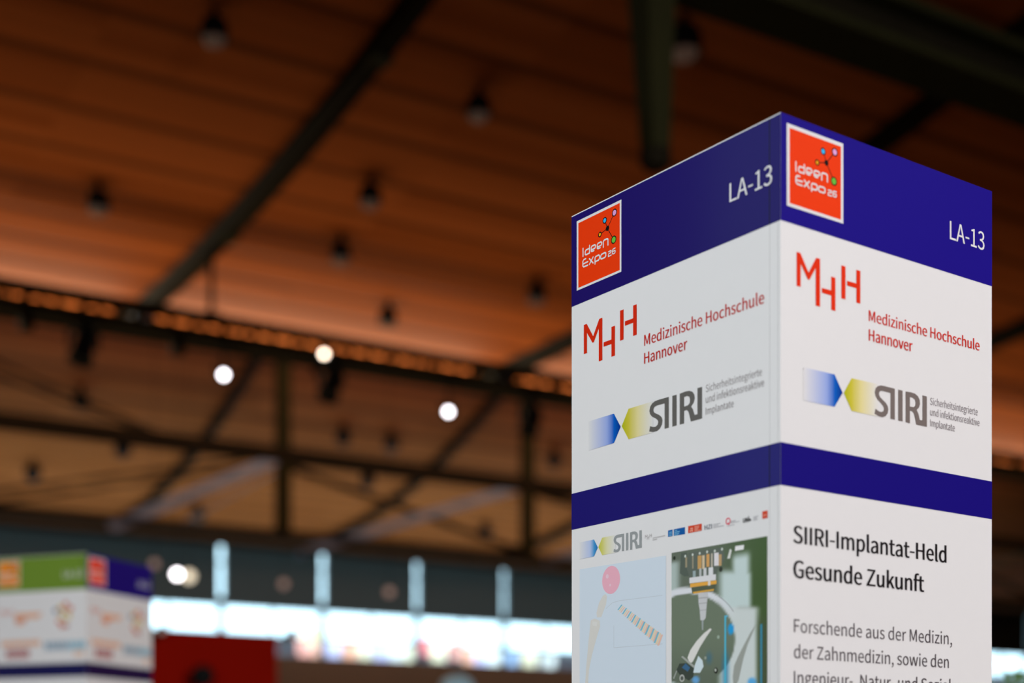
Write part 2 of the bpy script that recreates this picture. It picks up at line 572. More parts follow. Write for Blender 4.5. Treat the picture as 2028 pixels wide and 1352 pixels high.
# ------------------------------------------------------------------ big roof girders
GZ1 = CAMZ + 9.28
def girder(Yg, label, posts, X0, X1, GZ0, hb, edge, web):
    t = thing('roof_girder', label, 'girder', (0, 0, 0), 0, 'steel roof girders')
    bm = BM()                                              # I-beam bottom chord
    box(bm, X0, X1, Yg - 0.28, Yg + 0.28, GZ0 - hb, GZ0 - hb + 0.08)
    box(bm, X0, X1, Yg - 0.28, Yg + 0.28, GZ0 + hb - 0.08, GZ0 + hb)
    obj('bottom_flange', bm, edge, t)
    bm = BM(); box(bm, X0, X1, Yg - 0.06, Yg + 0.06, GZ0 - hb + 0.08, GZ0 + hb - 0.08)
    obj('bottom_web', bm, web, t)
    bm = BM(); box(bm, X0, X1, Yg - 0.2, Yg + 0.2, GZ1 - 0.22, GZ1 + 0.22)
    obj('top_chord', bm, m_dark, t)
    for X in posts:
        top = min(prof_b(Yg) if Yg > 31 else prof_a(Yg), 30) - 0.3
        bm = BM(); box(bm, X - 0.21, X + 0.21, Yg - 0.15, Yg + 0.15, GZ0 + hb, top)
        obj('post', bm, m_olive, t)
    return t

GZ0 = CAMZ + 6.76
gf = girder(40.0, 'steel roof girder with pale cross braces above the far windows', [0.0, 8.5, 17.05, 25.6, 34.2, 42.7, 51.3, 59.8], -20, 85, GZ0, 0.26, m_dark, m_grey)
def gpt(px, py, Y=40.0):
    return at_Y(px, py, Y)
def brace(parent, p, q, w, m, name='diagonal'):
    bm = BM(); bar(bm, p, q, w, w)
    obj(name, bm, m, parent)
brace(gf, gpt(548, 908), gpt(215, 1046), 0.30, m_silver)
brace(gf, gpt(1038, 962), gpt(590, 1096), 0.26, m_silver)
brace(gf, gpt(566, 922), gpt(1035, 1092), 0.16, m_dark)
brace(gf, gpt(1058, 975), gpt(1560, 1128), 0.16, m_dark)
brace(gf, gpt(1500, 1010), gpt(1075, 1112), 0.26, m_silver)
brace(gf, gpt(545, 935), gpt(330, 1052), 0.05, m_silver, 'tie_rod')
for a, b in (((-60, 690), (330, 866)), ((-60, 722), (320, 866)), ((-40, 975), (540, 903)), ((-40, 1000), (560, 915))):
    bm = BM(); tube(bm, gpt(*a), gpt(*b), 0.05, 8); obj('tie_rod', bm, m_dark, gf)
for X in (34.2, 42.7, 51.3):
    brace(gf, (X + 0.2, 40, GZ1 - 0.1), (X + 8.3, 40, GZ0 + 0.3), 0.16, m_dark)
    brace(gf, (X + 8.3, 40, GZ1 - 0.1), (X + 0.2, 40, GZ0 + 0.3), 0.22, m_grey)

GN, GZN = 9.6, CAMZ + 6.80
gn = girder(GN, 'near roof girder, dark and huge across the upper right corner', [0.0, 15.6, 23.8], -8, 40, GZN, 0.24, m_olive, m_dark)
for a, b in ((7.7, 11.6), (15.4, 11.8), (15.8, 19.6), (23.6, 19.8)):
    brace(gn, (a, GN, GZN + 0.2), (b, GN, GZ1 - 0.1), 0.2, m_dark)
p0, p1 = at_Y(1290, -120, GN), at_Y(1298, 312, GN)
bm = BM(); bar(bm, (p0.x, GN, GZN - 0.23), (p1.x, GN, p1.z), 0.30, 0.30, 0, 0.17, 0.17)
tp = obj('tapered_strut', bm, m_olive, gn)
bm = BM(); lathe(bm, [(0, 0.08), (0.13, 0.05), (0.13, -0.05), (0.08, -0.10), (0, -0.11)], Matrix.Translation((p1.x, GN, p1.z)))
obj('strut_foot', bm, m_dark, gn)

# ------------------------------------------------------------------ ceiling downlights
def downlight(p, s, lens_m):
    t = thing('ceiling_downlight', '', 'ceiling lamp', p, 0, 'round downlights under the timber ceiling')
    bm = BM()
    lathe(bm, [(0, 0.02), (0.05 * s, 0.02), (0.05 * s, -0.10 * s), (0.15 * s, -0.14 * s), (0.19 * s, -0.22 * s), (0.20 * s, -0.42 * s), (0.17 * s, -0.42 * s), (0.16 * s, -0.30 * s), (0, -0.29 * s)])
    obj('housing', bm, m_black, t)
    bm = BM()
    lathe(bm, [(0, -0.37 * s), (0.155 * s, -0.37 * s), (0.155 * s, -0.43 * s), (0.11 * s, -0.49 * s), (0.05 * s, -0.52 * s), (0, -0.525 * s)])
    obj('lens', bm, lens_m, t)
    return t
DL = [
    (425, 60, 'a', 'black downlight with pale lens at the photo top, left of the long rib'),
    (195, 400, 'a', 'black round downlight nearest the left edge of the front ceiling'),
    (948, 212, 'a', 'black round downlight high in the middle of the front ceiling'),
    (733, 388, 'a', 'faint downlight on the front ceiling just right of the long rib'),
    (675, 500, 'a', 'round downlight with pale lens below the faint one, right of the long rib'),
    (1063, 582, 'a', 'pale round downlight on the ceiling close to the left edge of the large tower'),
    (768, 628, 'a', 'dark downlight low on the front ceiling just above the truss'),
    (1355, 70, 'a', 'large black downlight beside the tapered strut at the top of the photo'),
    (65, 930, 'b', 'black round downlight on the rear ceiling at the far left, above the green tower'),
    (160, 785, 'b', 'dark downlight on the rear ceiling below the left unlit spotlight'),
    (243, 882, 'b', 'small dark downlight just under the left top chord of the far girder'),
    (680, 858, 'b', 'dark downlight on the rear ceiling below the tilted unlit spotlight'),
    (775, 872, 'b', 'pale downlight on the rear ceiling left of the right lit spotlight'),
    (728, 945, 'b', 'small dark downlight behind the top chord of the far girder'),
    (1098, 905, 'b', 'dark downlight on the rear ceiling against the left edge of the large tower'),
    (962, 1046, 'b', 'dark downlight low behind the right pale brace of the far girder'),
    (392, 1012, 'b', 'small dim downlight under the left pale brace of the far girder'),
]
first = None
for px, py, bay, lb in DL:
    p = at_roof(px, py, prof_a if bay == 'a' else prof_b, 0.3)
    s = 1.0 if bay == 'a' else 1.35
    if first is None:
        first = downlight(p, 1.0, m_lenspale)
        o = first
    else:
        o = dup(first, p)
    o.scale = (s, s, s)
    if bay == 'b' and 'pale' not in lb:          # these show no glint: unlit dark lens of their own
        for c in o.children:
            if c.name.startswith('lens'):
                c.data = c.data.copy()
                c.data.materials[0] = m_lensdark
    if px == 1355:
        o.scale = (1.3, 1.3, 1.3)
    o['label'] = lb

# ------------------------------------------------------------------ hanging spotlights in the rear bay
def pendant(px, py, Y, label, lens_m, r):
    p = at_Y(px, py, Y)
    t = thing('pendant_spotlight', label, 'spotlight', p, 0, 'pendant spotlights hanging in the rear bay')
    d = (Vector((0, 0, CAMZ)) - p).normalized()
    R = d.to_track_quat('-Z', 'Y').to_matrix().to_4x4()
    ceil = prof_a(Y) if Y < 31.5 else prof_b(Y)
    bm = BM(); tube(bm, (0, 0, 0.1), (0, 0, ceil - p.z), 0.008, 6); obj('cable', bm, m_black, t)
    bm = BM(); lathe(bm, [(0, 0.26), (0.08, 0.25), (0.12, 0.15), (r + 0.03, -0.06), (r + 0.03, -0.13), (r + 0.01, -0.13), (0.09, -0.05), (0, -0.04)], R); obj('housing', bm, m_black, t)
    bm = BM(); lathe(bm, [(0, -0.06), (0.05, -0.065), (r, -0.09), (r, -0.12), (0, -0.135)], R, 24); obj('lens', bm, lens_m, t)
    return t
pendant(351, 1137, 34.0, 'lit white pendant spotlight just right of the green and blue tower', m_lensglow, 0.09)
m_cream = mat('cream_lens', (1, 1, 1, 1), 0.3, emit=(1.0, 0.86, 0.62, 1), estr=1.5)
pendant(374, 1141, 35.5, 'cream pendant spotlight half hidden behind the lit white one', m_cream, 0.14)
pendant(306, 1116, 35.0, 'dim reddish pendant spotlight right above the small tower', m_lensdim, 0.10)
pendant(562, 1156, 36.0, 'dim pendant spotlight between the first two slit windows', m_lensdim, 0.11)
pendant(771, 1172, 36.5, 'dim pinkish pendant spotlight between the second and third slit windows', m_lensdim, 0.12)

# ------------------------------------------------------------------ things on the hall floor
m_red = noisy(mat('red_panel', (0.46, 0.010, 0.002, 1), 0.8, spec=0.03), 1.0, 0.1)
bt = thing('exhibition_booth', 'dark red booth wall standing between the small tower and the windows', 'booth', (6.0, 18.6, 0))
bm = BM(); box(bm, -1.9, 1.83, -0.06, 0.06, 0.02, 3.39); obj('front_wall', bm, m_red, bt, bevel=0.02)
bm = BM(); box(bm, 1.71, 1.83, 0.06, 3.0, 0.02, 3.39); obj('side_wall', bm, m_red, bt, bevel=0.02)
bm = BM(); box(bm, -1.95, 1.88, -0.12, 3.05, 0.0, 0.02); obj('base_plate', bm, m_grey, bt)
def boothlamp(px, py, label, lens_m, r):
    p = at_Y(px, py, 18.25)
    t = thing('arm_lamp', label, 'lamp', p, 0, 'arm lamps on the red booth')
    bm = BM(); tube(bm, (0, 0.05, 0.02), (0, 0.27, -0.05), 0.012, 8); box(bm, -0.04, 0.04, 0.268, 0.286, -0.10, 0.02); obj('arm', bm, m_black, t)
    d = (Vector((0, 0, CAMZ)) - p).normalized()
    R = d.to_track_quat('-Z', 'Y').to_matrix().to_4x4()
    bm = BM(); lathe(bm, [(0, 0.09), (0.05, 0.085), (r + 0.01, 0.02), (r + 0.015, -0.06), (r, -0.06), (r - 0.01, -0.02), (0, -0.015)], R); obj('shade', bm, m_black, t)
    bm = BM(); lathe(bm, [(0, -0.02), (r - 0.012, -0.025), (r - 0.012, -0.045), (0, -0.055)], R); obj('lens', bm, lens_m, t)
boothlamp(320, 1247, 'small arm lamp on the top left corner of the red booth', m_lensdim, 0.055)
boothlamp(580, 1254, 'small arm lamp on the top right corner of the red booth', m_lensdim, 0.06)
boothlamp(402, 1338, 'round dark lamp on the front of the red booth wall', m_lensdark, 0.13)

p = at_Y(905, 1338, 14.0)
m_ltblue = noisy(mat('pale_blue_print', (0.42, 0.66, 0.76, 1), 0.5), 4, 0.1)
tt = thing('info_totem', 'pale blue totem with rounded top in front of the brown far wall', 'totem', (p.x, 14.0, 0))
bm = BM()
pts = [(-0.19, 0.08), (0.19, 0.08)] + [(0.19 * math.cos(math.pi * i / 16), p.z - 0.12 + 0.12 * math.sin(math.pi * i / 16)) for i in range(17)]
fr, bk = [], []
for x, z in pts:
    fr.append(bm.verts.new((x, -0.05, z))); bk.append(bm.verts.new((x, 0.05, z)))
bm.faces.new(fr); bm.faces.new(bk[::-1])
for i in range(len(pts)):
    j = (i + 1) % len(pts)
    bm.faces.new((fr[i], fr[j], bk[j], bk[i]))
obj('panel', bm, m_ltblue, tt)
bm = BM(); box(bm, -0.3, 0.3, -0.2, 0.2, 0, 0.08); obj('foot', bm, m_grey, tt, bevel=0.01)

# potted shrub in the lower right corner
m_leaf = noisy(mat('leaf', (0.10, 0.22, 0.03, 1), 0.5), 8, 0.4)
m_bark = noisy(mat('bark', (0.10, 0.06, 0.03, 1), 0.8), 10, 0.3)
m_pot = noisy(mat('clay_pot', (0.14, 0.13, 0.12, 1), 0.6), 5, 0.1)
d = px_dir(2026, 1352) * 6.2
pl = thing('potted_shrub', 'green leafy potted shrub at the lower right corner beside the large tower', 'plant', (d.x, d.y, 0))
bm = BM(); lathe(bm, [(0, 0.42), (0.20, 0.42), (0.22, 0.46), (0.25, 0.46), (0.25, 0.40), (0.19, 0.0), (0, 0.0)]); obj('pot', bm, m_pot, pl)
bm = BM()
tube(bm, (0, 0, 0.4), (0.02, 0.01, 1.2), 0.03, 8, 0.022)
for i in range(9):
    a = i * 2.4
    tube(bm, (0.02, 0.01, 1.0 + 0.03 * i), (0.22 * math.cos(a), 0.22 * math.sin(a), 1.45 + 0.05 * (i % 4)), 0.012, 6, 0.005)
obj('stem', bm, m_bark, pl)
bm = BM()
for i in range(620):
    v = Vector((random.gauss(0, 1), random.gauss(0, 1), random.gauss(0, 1))).normalized() * (0.36 * random.random() ** 0.4)
    c = Vector((v.x * 0.85, v.y * 0.85, 1.58 + v.z))
    ax = Vector((random.uniform(-1, 1), random.uniform(-1, 1), random.uniform(-0.3, 1))).normalized()
    sd = ax.cross(Vector((random.uniform(-1, 1), random.uniform(-1, 1), random.uniform(-1, 1)))).normalized()
    L, w = random.uniform(0.05, 0.09), random.uniform(0.014, 0.024)
    nn = ax.cross(sd) * 0.008
    q = [bm.verts.new(c), bm.verts.new(c + ax * L * 0.5 + sd * w + nn), bm.verts.new(c + ax * L), bm.verts.new(c + ax * L * 0.5 - sd * w + nn)]
    bm.faces.new(q)
fo = obj('foliage', bm, m_leaf, pl)
fo['kind'] = 'stuff'

# ------------------------------------------------------------------ outdoors: banners on poles seen through the lower part of the windows
bcol = {'pink': (0.95, 0.42, 0.36), 'coral': (0.95, 0.45, 0.30), 'cream': (0.95, 0.85, 0.62), 'lavender': (0.62, 0.60, 0.92), 'white': (0.9, 0.9, 0.9), 'yellow': (0.98, 0.80, 0.40), 'blue': (0.35, 0.50, 0.80), 'red': (0.80, 0.20, 0.22)}
bmat = {k: noisy(mat(k + '_cloth', v + (1,), 0.8), 2, 0.05) for k, v in bcol.items()}
m_pole = mat('flag_pole', (0.6, 0.6, 0.6, 1), 0.4, 0.5)
BN = [(604, 1283, 'pink'), (628, 1292, 'coral'), (660, 1284, 'lavender'), (694, 1292, 'coral'), (726, 1290, 'cream'), (755, 1291, 'lavender'), (785, 1297, 'white'), (815, 1298, 'cream'),
      (868, 1290, 'cream'), (846, 1278, 'red'), (905, 1286, 'pink'), (926, 1300, 'coral'), (950, 1302, 'lavender'), (978, 1305, 'white'), (1010, 1309, 'blue'), (1048, 1307, 'cream'), (1085, 1314, 'white'), (612, 1258, 'yellow'), (636, 1262, 'cream')]
ORD = ['first', 'second', 'third', 'fourth', 'fifth', 'sixth', 'seventh', 'eighth', 'ninth', 'tenth', 'eleventh', 'twelfth', 'thirteenth', 'fourteenth', 'fifteenth', 'sixteenth', 'seventeenth', 'eighteenth', 'nineteenth']
rank = {i: k for k, i in enumerate(sorted(range(len(BN)), key=lambda i: BN[i][0]))}
for i, (px, py, c) in enumerate(BN):
    Y = 66.0 + (i % 5) * 0.9
    p = at_Y(px, py, Y)
    t = thing('banner_flag', '%s banner outside the far windows, %s from the left' % (c, ORD[rank[i]]), 'flag', (p.x, Y, -0.05), TH * -1, 'banner flags outside the windows')
    bm = BM(); tube(bm, (0.36, 0, 0), (0.36, 0, p.z + 0.62), 0.03, 8, 0.02); obj('pole', bm, m_pole, t)
    bm = BM()
    rows = []
    for k in range(9):
        x = 0.36 - 0.72 * k / 8
        y = 0.05 * math.sin(k * 1.1 + i)
        rows.append([bm.verts.new((x, y - 0.006, p.z - 0.42)), bm.verts.new((x, y - 0.006, p.z + 0.5)), bm.verts.new((x, y + 0.006, p.z + 0.5)), bm.verts.new((x, y + 0.006, p.z - 0.42))])
    for A, B in zip(rows, rows[1:]):
        for k in range(4):
            bm.faces.new((A[k], A[(k + 1) % 4], B[(k + 1) % 4], B[k]))
    bm.faces.new(rows[0]); bm.faces.new(rows[-1][::-1])
    obj('cloth', bm, bmat[c], t)

m_render = noisy(mat('grey_render', (0.08, 0.07, 0.085, 1), 0.8), 1.0, 0.15)
m_roofing = noisy(mat('roofing', (0.10, 0.10, 0.11, 1), 0.8), 1.0, 0.15)
m_darkglass = mat('dark_glass', (0.04, 0.05, 0.07, 1), 0.15)
ob = thing('building', 'long low grey building outdoors behind the banners, seen through the far windows', 'building', (60.0, 84.0, -0.05))
bm = BM(); box(bm, -50, 50, 0, 8, 0, 9.6); obj('wall', bm, m_render, ob)
bm = BM(); box(bm, -50.3, 50.3, -0.3, 8.3, 9.6, 9.9); obj('roof', bm, m_roofing, ob)
for k in range(24):
    bm = BM(); box(bm, -48 + k * 4, -46 + k * 4, -0.06, 0.0, 7.4, 9.0); obj('window', bm, m_darkglass, ob)

# ------------------------------------------------------------------ printed columns
GLYPHS = {',':(97,'26,-67 54,-49 71,-24 77,7 74,27 65,40 50,44 38,41 30,34 26,22 30,10 38,2 50,-1 54,0 49,-20 37,-36 19,-48'),
'-':(121,'16,86 106,86 106,110 16,110'),
'0':(194,'97,-5 140,10 167,55 177,129 167,203 140,247 97,261 55,247 27,203 18,129 27,55 55,10/97,21 72,33 55,68 48,129 55,190 72,225 97,236 123,225 140,190 146,129 140,68 123,33'),
'1':(194,'31,0 172,0 172,27 120,27 120,257 96,257 81,249 63,243 42,238 42,218 88,218 88,27 31,27'),
'2':(194,'15,0 177,0 177,28 106,28 64,25 117,81 152,134 165,186 155,226 129,252 90,261 60,257 36,244 14,224 33,206 48,221 66,231 86,235 112,229 128,211 133,185 126,150 104,112 68,68 15,19'),
'3':(194,'92,-5 134,4 163,29 175,69 167,100 148,121 120,134 120,136 144,149 160,169 166,197 156,232 130,254 91,261 64,257 40,246 20,231 37,210 53,223 70,232 90,235 113,230 128,216 133,195 127,170 104,152 62,146 62,121 109,115 135,97 142,70 135,44 117,28 90,22 64,26 43,37 27,51 10,31 30,13 57,0'),
'4':(194,'119,0 149,0 149,71 183,71 183,96 149,96 149,257 114,257 7,92 7,71 119,71/119,96 40,96 99,184 119,222 121,222 119,175'),
'5':(194,'92,-5 133,6 164,36 176,83 165,130 137,157 98,165 84,164 72,161 60,155 67,229 163,229 163,257 39,257 30,137 47,126 61,134 75,139 90,141 118,134 137,114 143,83 136,50 116,29 89,22 62,26 42,37 26,50 9,29 30,13 56,0'),
'6':(194,'105,-5 142,6 169,35 179,79 170,124 146,150 108,159 87,156 67,145 50,129 60,191 83,225 116,235 131,233 145,226 157,215 175,235 159,249 139,258 114,261 68,248 33,203 20,123 31,52 61,10/50,103 68,122 86,132 103,136 128,129 144,109 149,79 143,48 128,28 105,21 78,30 59,58'),
':':(97,'49,137 60,140 69,148 72,161 69,174 60,182 49,186 37,182 29,174 26,161 29,148 37,140/49,-5 60,-1 69,7 72,20 69,32 60,41 49,44 37,41 29,32 26,20 29,7 37,-1'),
'A':(213,'1,0 34,0 59,78 153,78 177,0 211,0 124,257 88,257/67,104 79,144 105,230 106,230 132,144 145,104'),
'F':(193,'35,0 68,0 68,115 166,115 166,143 68,143 68,229 183,229 183,257 35,257'),
'G':(241,'136,-5 168,-1 195,10 215,25 215,133 131,133 131,106 186,106 186,39 173,31 157,26 139,24 93,37 64,73 54,129 64,185 94,220 139,233 162,230 180,221 194,209 212,230 194,245 170,256 138,261 77,245 36,200 20,128 35,57 76,11'),
'H':(255,'35,0 68,0 68,121 187,121 187,0 220,0 220,257 187,257 187,149 68,149 68,257 35,257'),
'I':(103,'35,0 68,0 68,257 35,257'),
'L':(190,'35,0 180,0 180,28 68,28 68,257 35,257'),
'M':(284,'35,0 64,0 64,142 60,218 62,218 82,159 131,26 153,26 201,159 222,218 223,218 219,142 219,0 249,0 249,257 210,257 161,119 143,66 142,66 123,119 74,257 35,257'),
'N':(253,'35,0 66,0 66,135 62,215 63,215 91,162 185,0 218,0 218,257 187,257 187,123 192,42 190,42 162,95 68,257 35,257'),
'Q':(260,'130,22 90,36 63,72 54,129 63,185 90,220 130,233 170,220 197,185 206,129 197,72 170,36/208,-64 245,-58 239,-34 212,-37 186,-34 164,-22 149,-3 196,19 228,64 239,129 225,200 187,245 130,261 73,245 34,200 20,129 32,63 65,18 114,-4 134,-35 166,-56'),
'R':(222,'68,135 68,230 111,230 145,226 166,212 173,185 166,157 145,140 111,135/176,0 213,0 147,112 178,126 198,150 205,185 194,227 162,250 116,257 35,257 35,0 68,0 68,109 114,109'),
'S':(209,'106,-5 153,5 183,31 194,68 187,100 168,122 141,137 104,153 84,162 68,175 62,196 68,215 84,228 110,233 132,230 151,222 168,209 185,230 164,246 139,257 110,261 68,252 39,228 29,193 37,162 57,141 81,127 118,111 140,101 155,87 161,65 154,44 136,29 107,24 81,28 57,39 36,56 17,33 42,13 72,0'),
'T':(210,'89,0 121,0 121,229 199,229 199,257 11,257 11,229 89,229'),
'U':(252,'126,-5 173,6 206,41 218,106 218,257 187,257 187,105 179,57 157,31 126,24 96,31 75,57 67,105 67,257 34,257 34,106 47,41 79,6'),
'W':(307,'63,0 102,0 140,155 153,213 154,213 167,155 206,0 245,0 298,257 267,257 239,117 225,34 223,34 205,117 169,257 140,257 104,117 86,34 85,34 69,117 42,257 9,257'),
'Z':(211,'18,0 195,0 195,28 57,28 193,237 193,257 30,257 30,229 153,229 18,20'),
'a':(197,'76,-5 99,-1 120,9 139,23 140,23 143,0 169,0 169,117 162,158 141,185 103,195 74,191 49,182 29,170 41,148 58,158 77,165 98,168 122,161 134,144 137,120 71,107 33,84 21,49 28,20 47,2/85,21 68,24 56,34 51,51 59,73 87,89 137,99 137,46 120,32 103,24'),
'c':(179,'107,-5 129,-2 150,7 169,19 155,41 142,31 127,25 110,22 79,31 59,57 51,95 59,133 80,159 111,168 125,166 137,160 149,152 165,173 150,184 132,192 110,195 64,183 31,149 18,95 30,41 62,7'),
'd':(217,'97,-5 119,-1 138,9 155,22 156,22 159,0 185,0 185,279 153,279 153,206 154,173 138,185 121,192 101,195 60,183 30,148 19,95 28,41 55,7/104,22 76,31 58,56 51,95 59,133 79,159 106,168 122,166 137,160 153,148 153,48 137,34 121,25'),
'e':(194,'109,-5 133,-2 154,5 172,15 160,36 146,28 130,23 113,21 81,29 59,52 50,88 178,88 179,106 170,153 145,184 103,195 62,183 31,148 18,95 31,41 63,7/49,110 59,142 79,163 104,169 129,163 146,143 151,110'),
'f':(114,'12,164 37,164 37,0 69,0 69,164 110,164 110,190 69,190 69,220 72,241 81,253 96,258 118,252 125,277 93,283 62,276 43,254 37,221 37,190 12,188'),
'g':(197,'96,-88 147,-78 181,-54 193,-22 185,4 163,19 126,23 89,23 69,26 59,33 56,44 57,53 62,61 68,67 96,60 131,68 156,91 166,126 164,142 158,155 150,166 189,166 189,190 123,190 96,195 61,187 35,163 25,127 29,106 38,89 50,76 50,75 40,66 32,54 29,39 31,26 37,15 46,8 46,6 31,-6 21,-21 18,-37 28,-64 55,-82/96,82 76,87 61,103 56,127 61,151 76,166 96,172 117,166 131,151 137,127 131,103 116,87/101,-65 71,-61 52,-50 46,-32 48,-21 54,-10 65,0 90,-3 123,-3 144,-5 157,-13 161,-27 154,-46 133,-60'),
'h':(213,'32,0 64,0 64,138 82,154 98,164 116,167 137,162 149,145 152,116 152,0 184,0 184,120 178,161 159,186 126,195 102,191 81,179 63,163 64,202 64,279 32,279'),
'i':(96,'32,0 64,0 64,190 32,190/48,229 59,232 67,239 70,251 67,262 59,269 48,271 37,269 30,262 27,251 30,239 37,232'),
'k':(193,'32,0 64,0 64,50 99,92 155,0 190,0 118,113 181,190 146,190 65,90 64,90 64,279 32,279'),
'l':(99,'66,-5 84,-2 80,23 73,22 69,23 66,28 64,36 64,279 32,279 32,38 36,15 47,0'),
'm':(324,'32,0 64,0 64,138 81,154 97,164 112,167 132,162 144,145 147,116 147,0 179,0 179,138 196,154 212,164 227,167 247,162 259,145 263,116 263,0 294,0 294,120 288,161 269,186 237,195 215,190 194,178 174,159 164,178 146,191 121,195 100,191 80,179 62,162 62,162 58,190 32,190'),
'n':(214,'32,0 64,0 64,138 82,154 98,164 116,167 137,162 149,145 152,116 152,0 184,0 184,120 178,161 159,186 126,195 102,191 81,179 62,162 62,162 58,190 32,190'),
'o':(212,'106,-5 150,7 182,41 194,95 182,149 150,183 106,195 63,183 31,149 18,95 31,41 63,7/106,22 77,31 58,57 51,95 58,133 77,159 106,168 135,159 154,133 161,95 154,57 135,31'),
'p':(217,'32,-80 64,-80 64,-16 63,18 81,5 98,-2 116,-5 157,8 187,42 199,98 190,149 164,183 123,195 101,191 81,181 62,168 62,168 58,190 32,190/111,22 97,24 81,30 64,42 64,142 82,156 99,165 115,168 144,159 160,135 165,98 158,57 139,31'),
'r':(136,'32,0 64,0 64,122 79,148 95,162 112,166 131,163 137,191 116,195 96,190 78,176 62,155 62,155 58,190 32,190'),
's':(164,'82,-5 120,3 143,24 151,52 142,81 120,98 93,110 73,118 58,128 52,143 56,156 68,166 88,170 103,168 117,162 131,153 146,173 130,184 110,192 87,195 52,188 29,168 22,141 30,115 51,97 77,86 98,78 114,66 120,50 116,35 104,24 83,20 62,23 44,31 27,43 11,22 31,8 56,-1'),
't':(132,'92,-5 127,2 121,27 99,21 82,26 72,38 70,58 70,164 121,164 121,190 70,190 70,244 43,244 40,190 9,188 9,164 38,164 38,59 43,25 60,3'),
'u':(213,'88,-5 112,0 132,12 151,30 152,30 154,0 181,0 181,190 149,190 149,55 132,37 115,26 97,23 77,28 65,45 62,74 62,190 29,190 29,70 36,29 55,4'),
'v':(182,'73,0 111,0 178,190 146,190 110,82 93,26 91,26 74,82 38,190 5,190'),
'w':(281,'62,0 99,0 126,102 139,157 141,157 154,103 181,0 220,0 272,190 241,190 213,80 202,27 200,27 187,80 157,190 126,190 96,80 83,27 82,27 70,80 42,190 9,190'),
'x':(174,'5,0 39,0 64,44 84,78 85,78 106,44 134,0 169,0 106,96 164,190 131,190 107,148 91,117 89,117 70,148 45,190 10,190 68,99'),
'y':(182,'35,-82 68,-73 91,-50 106,-16 178,190 147,190 112,85 97,31 95,31 76,85 38,190 5,190 81,0 77,-15 67,-36 53,-50 34,-56 19,-53 13,-78'),
'z':(166,'12,0 156,0 156,26 53,26 153,173 153,190 23,190 23,164 112,164 12,17'),
' ':(78,''),
}
GL = {}
for ch, (adv, src) in GLYPHS.items():
    loops = [[tuple(map(int, p.split(','))) for p in lp.split(' ')] for lp in src.split('/') if lp]
    GL[ch] = (adv, loops)
CAP = 257.0

def print_mat(name, rough, coat):
    m = mat(name, (0.8, 0.8, 0.8, 1), rough, coat=coat, spec=0.5 if coat else 0.05)
    b = m.node_tree.nodes['Principled BSDF']
    b.inputs['Coat Roughness'].default_value = 0.10
    a = m.node_tree.nodes.new('ShaderNodeAttribute')
    a.attribute_name = 'ink'
    m.node_tree.links.new(a.outputs['Color'], b.inputs['Base Color'])
    n = m.node_tree.nodes.new('ShaderNodeTexNoise')
    n.inputs['Scale'].default_value = 220
    n.inputs['Detail'].default_value = 2
    tc = m.node_tree.nodes.new('ShaderNodeTexCoord')
    m.node_tree.links.new(tc.outputs['Object'], n.inputs['Vector'])
    bp = m.node_tree.nodes.new('ShaderNodeBump')
    bp.inputs['Strength'].default_value = 0.06
    bp.inputs['Distance'].default_value = 0.001
    m.node_tree.links.new(n.outputs['Fac'], bp.inputs['Height'])
    m.node_tree.links.new(bp.outputs['Normal'], b.inputs['Normal'])
    return m
m_gloss = print_mat('glossy_print', 0.22, 0.5)
m_matt = print_mat('satin_print', 0.50, 0.0)

class Face:
    """one upright face of a column; (u, z) = metres from its left edge as seen, height"""
    def __init__(s, r0, d0, ar, ad, W, left):
        s.r0, s.d0, s.ar, s.ad, s.W, s.left = r0, d0, ar, ad, W, left
    def uz(s, px, py):
        xn = (px - PX0) / FPX
        t = (s.r0 - xn * s.d0) / (xn * s.ad - s.ar)
        z = CAMZ + (PY0 - py) / FPX * (s.d0 + s.ad * t)
        return ((s.W - t) if s.left else t, z)
    def local(s, u, z, lay):
        return (-lay, s.W - u, z) if s.left else (u, -lay, z)

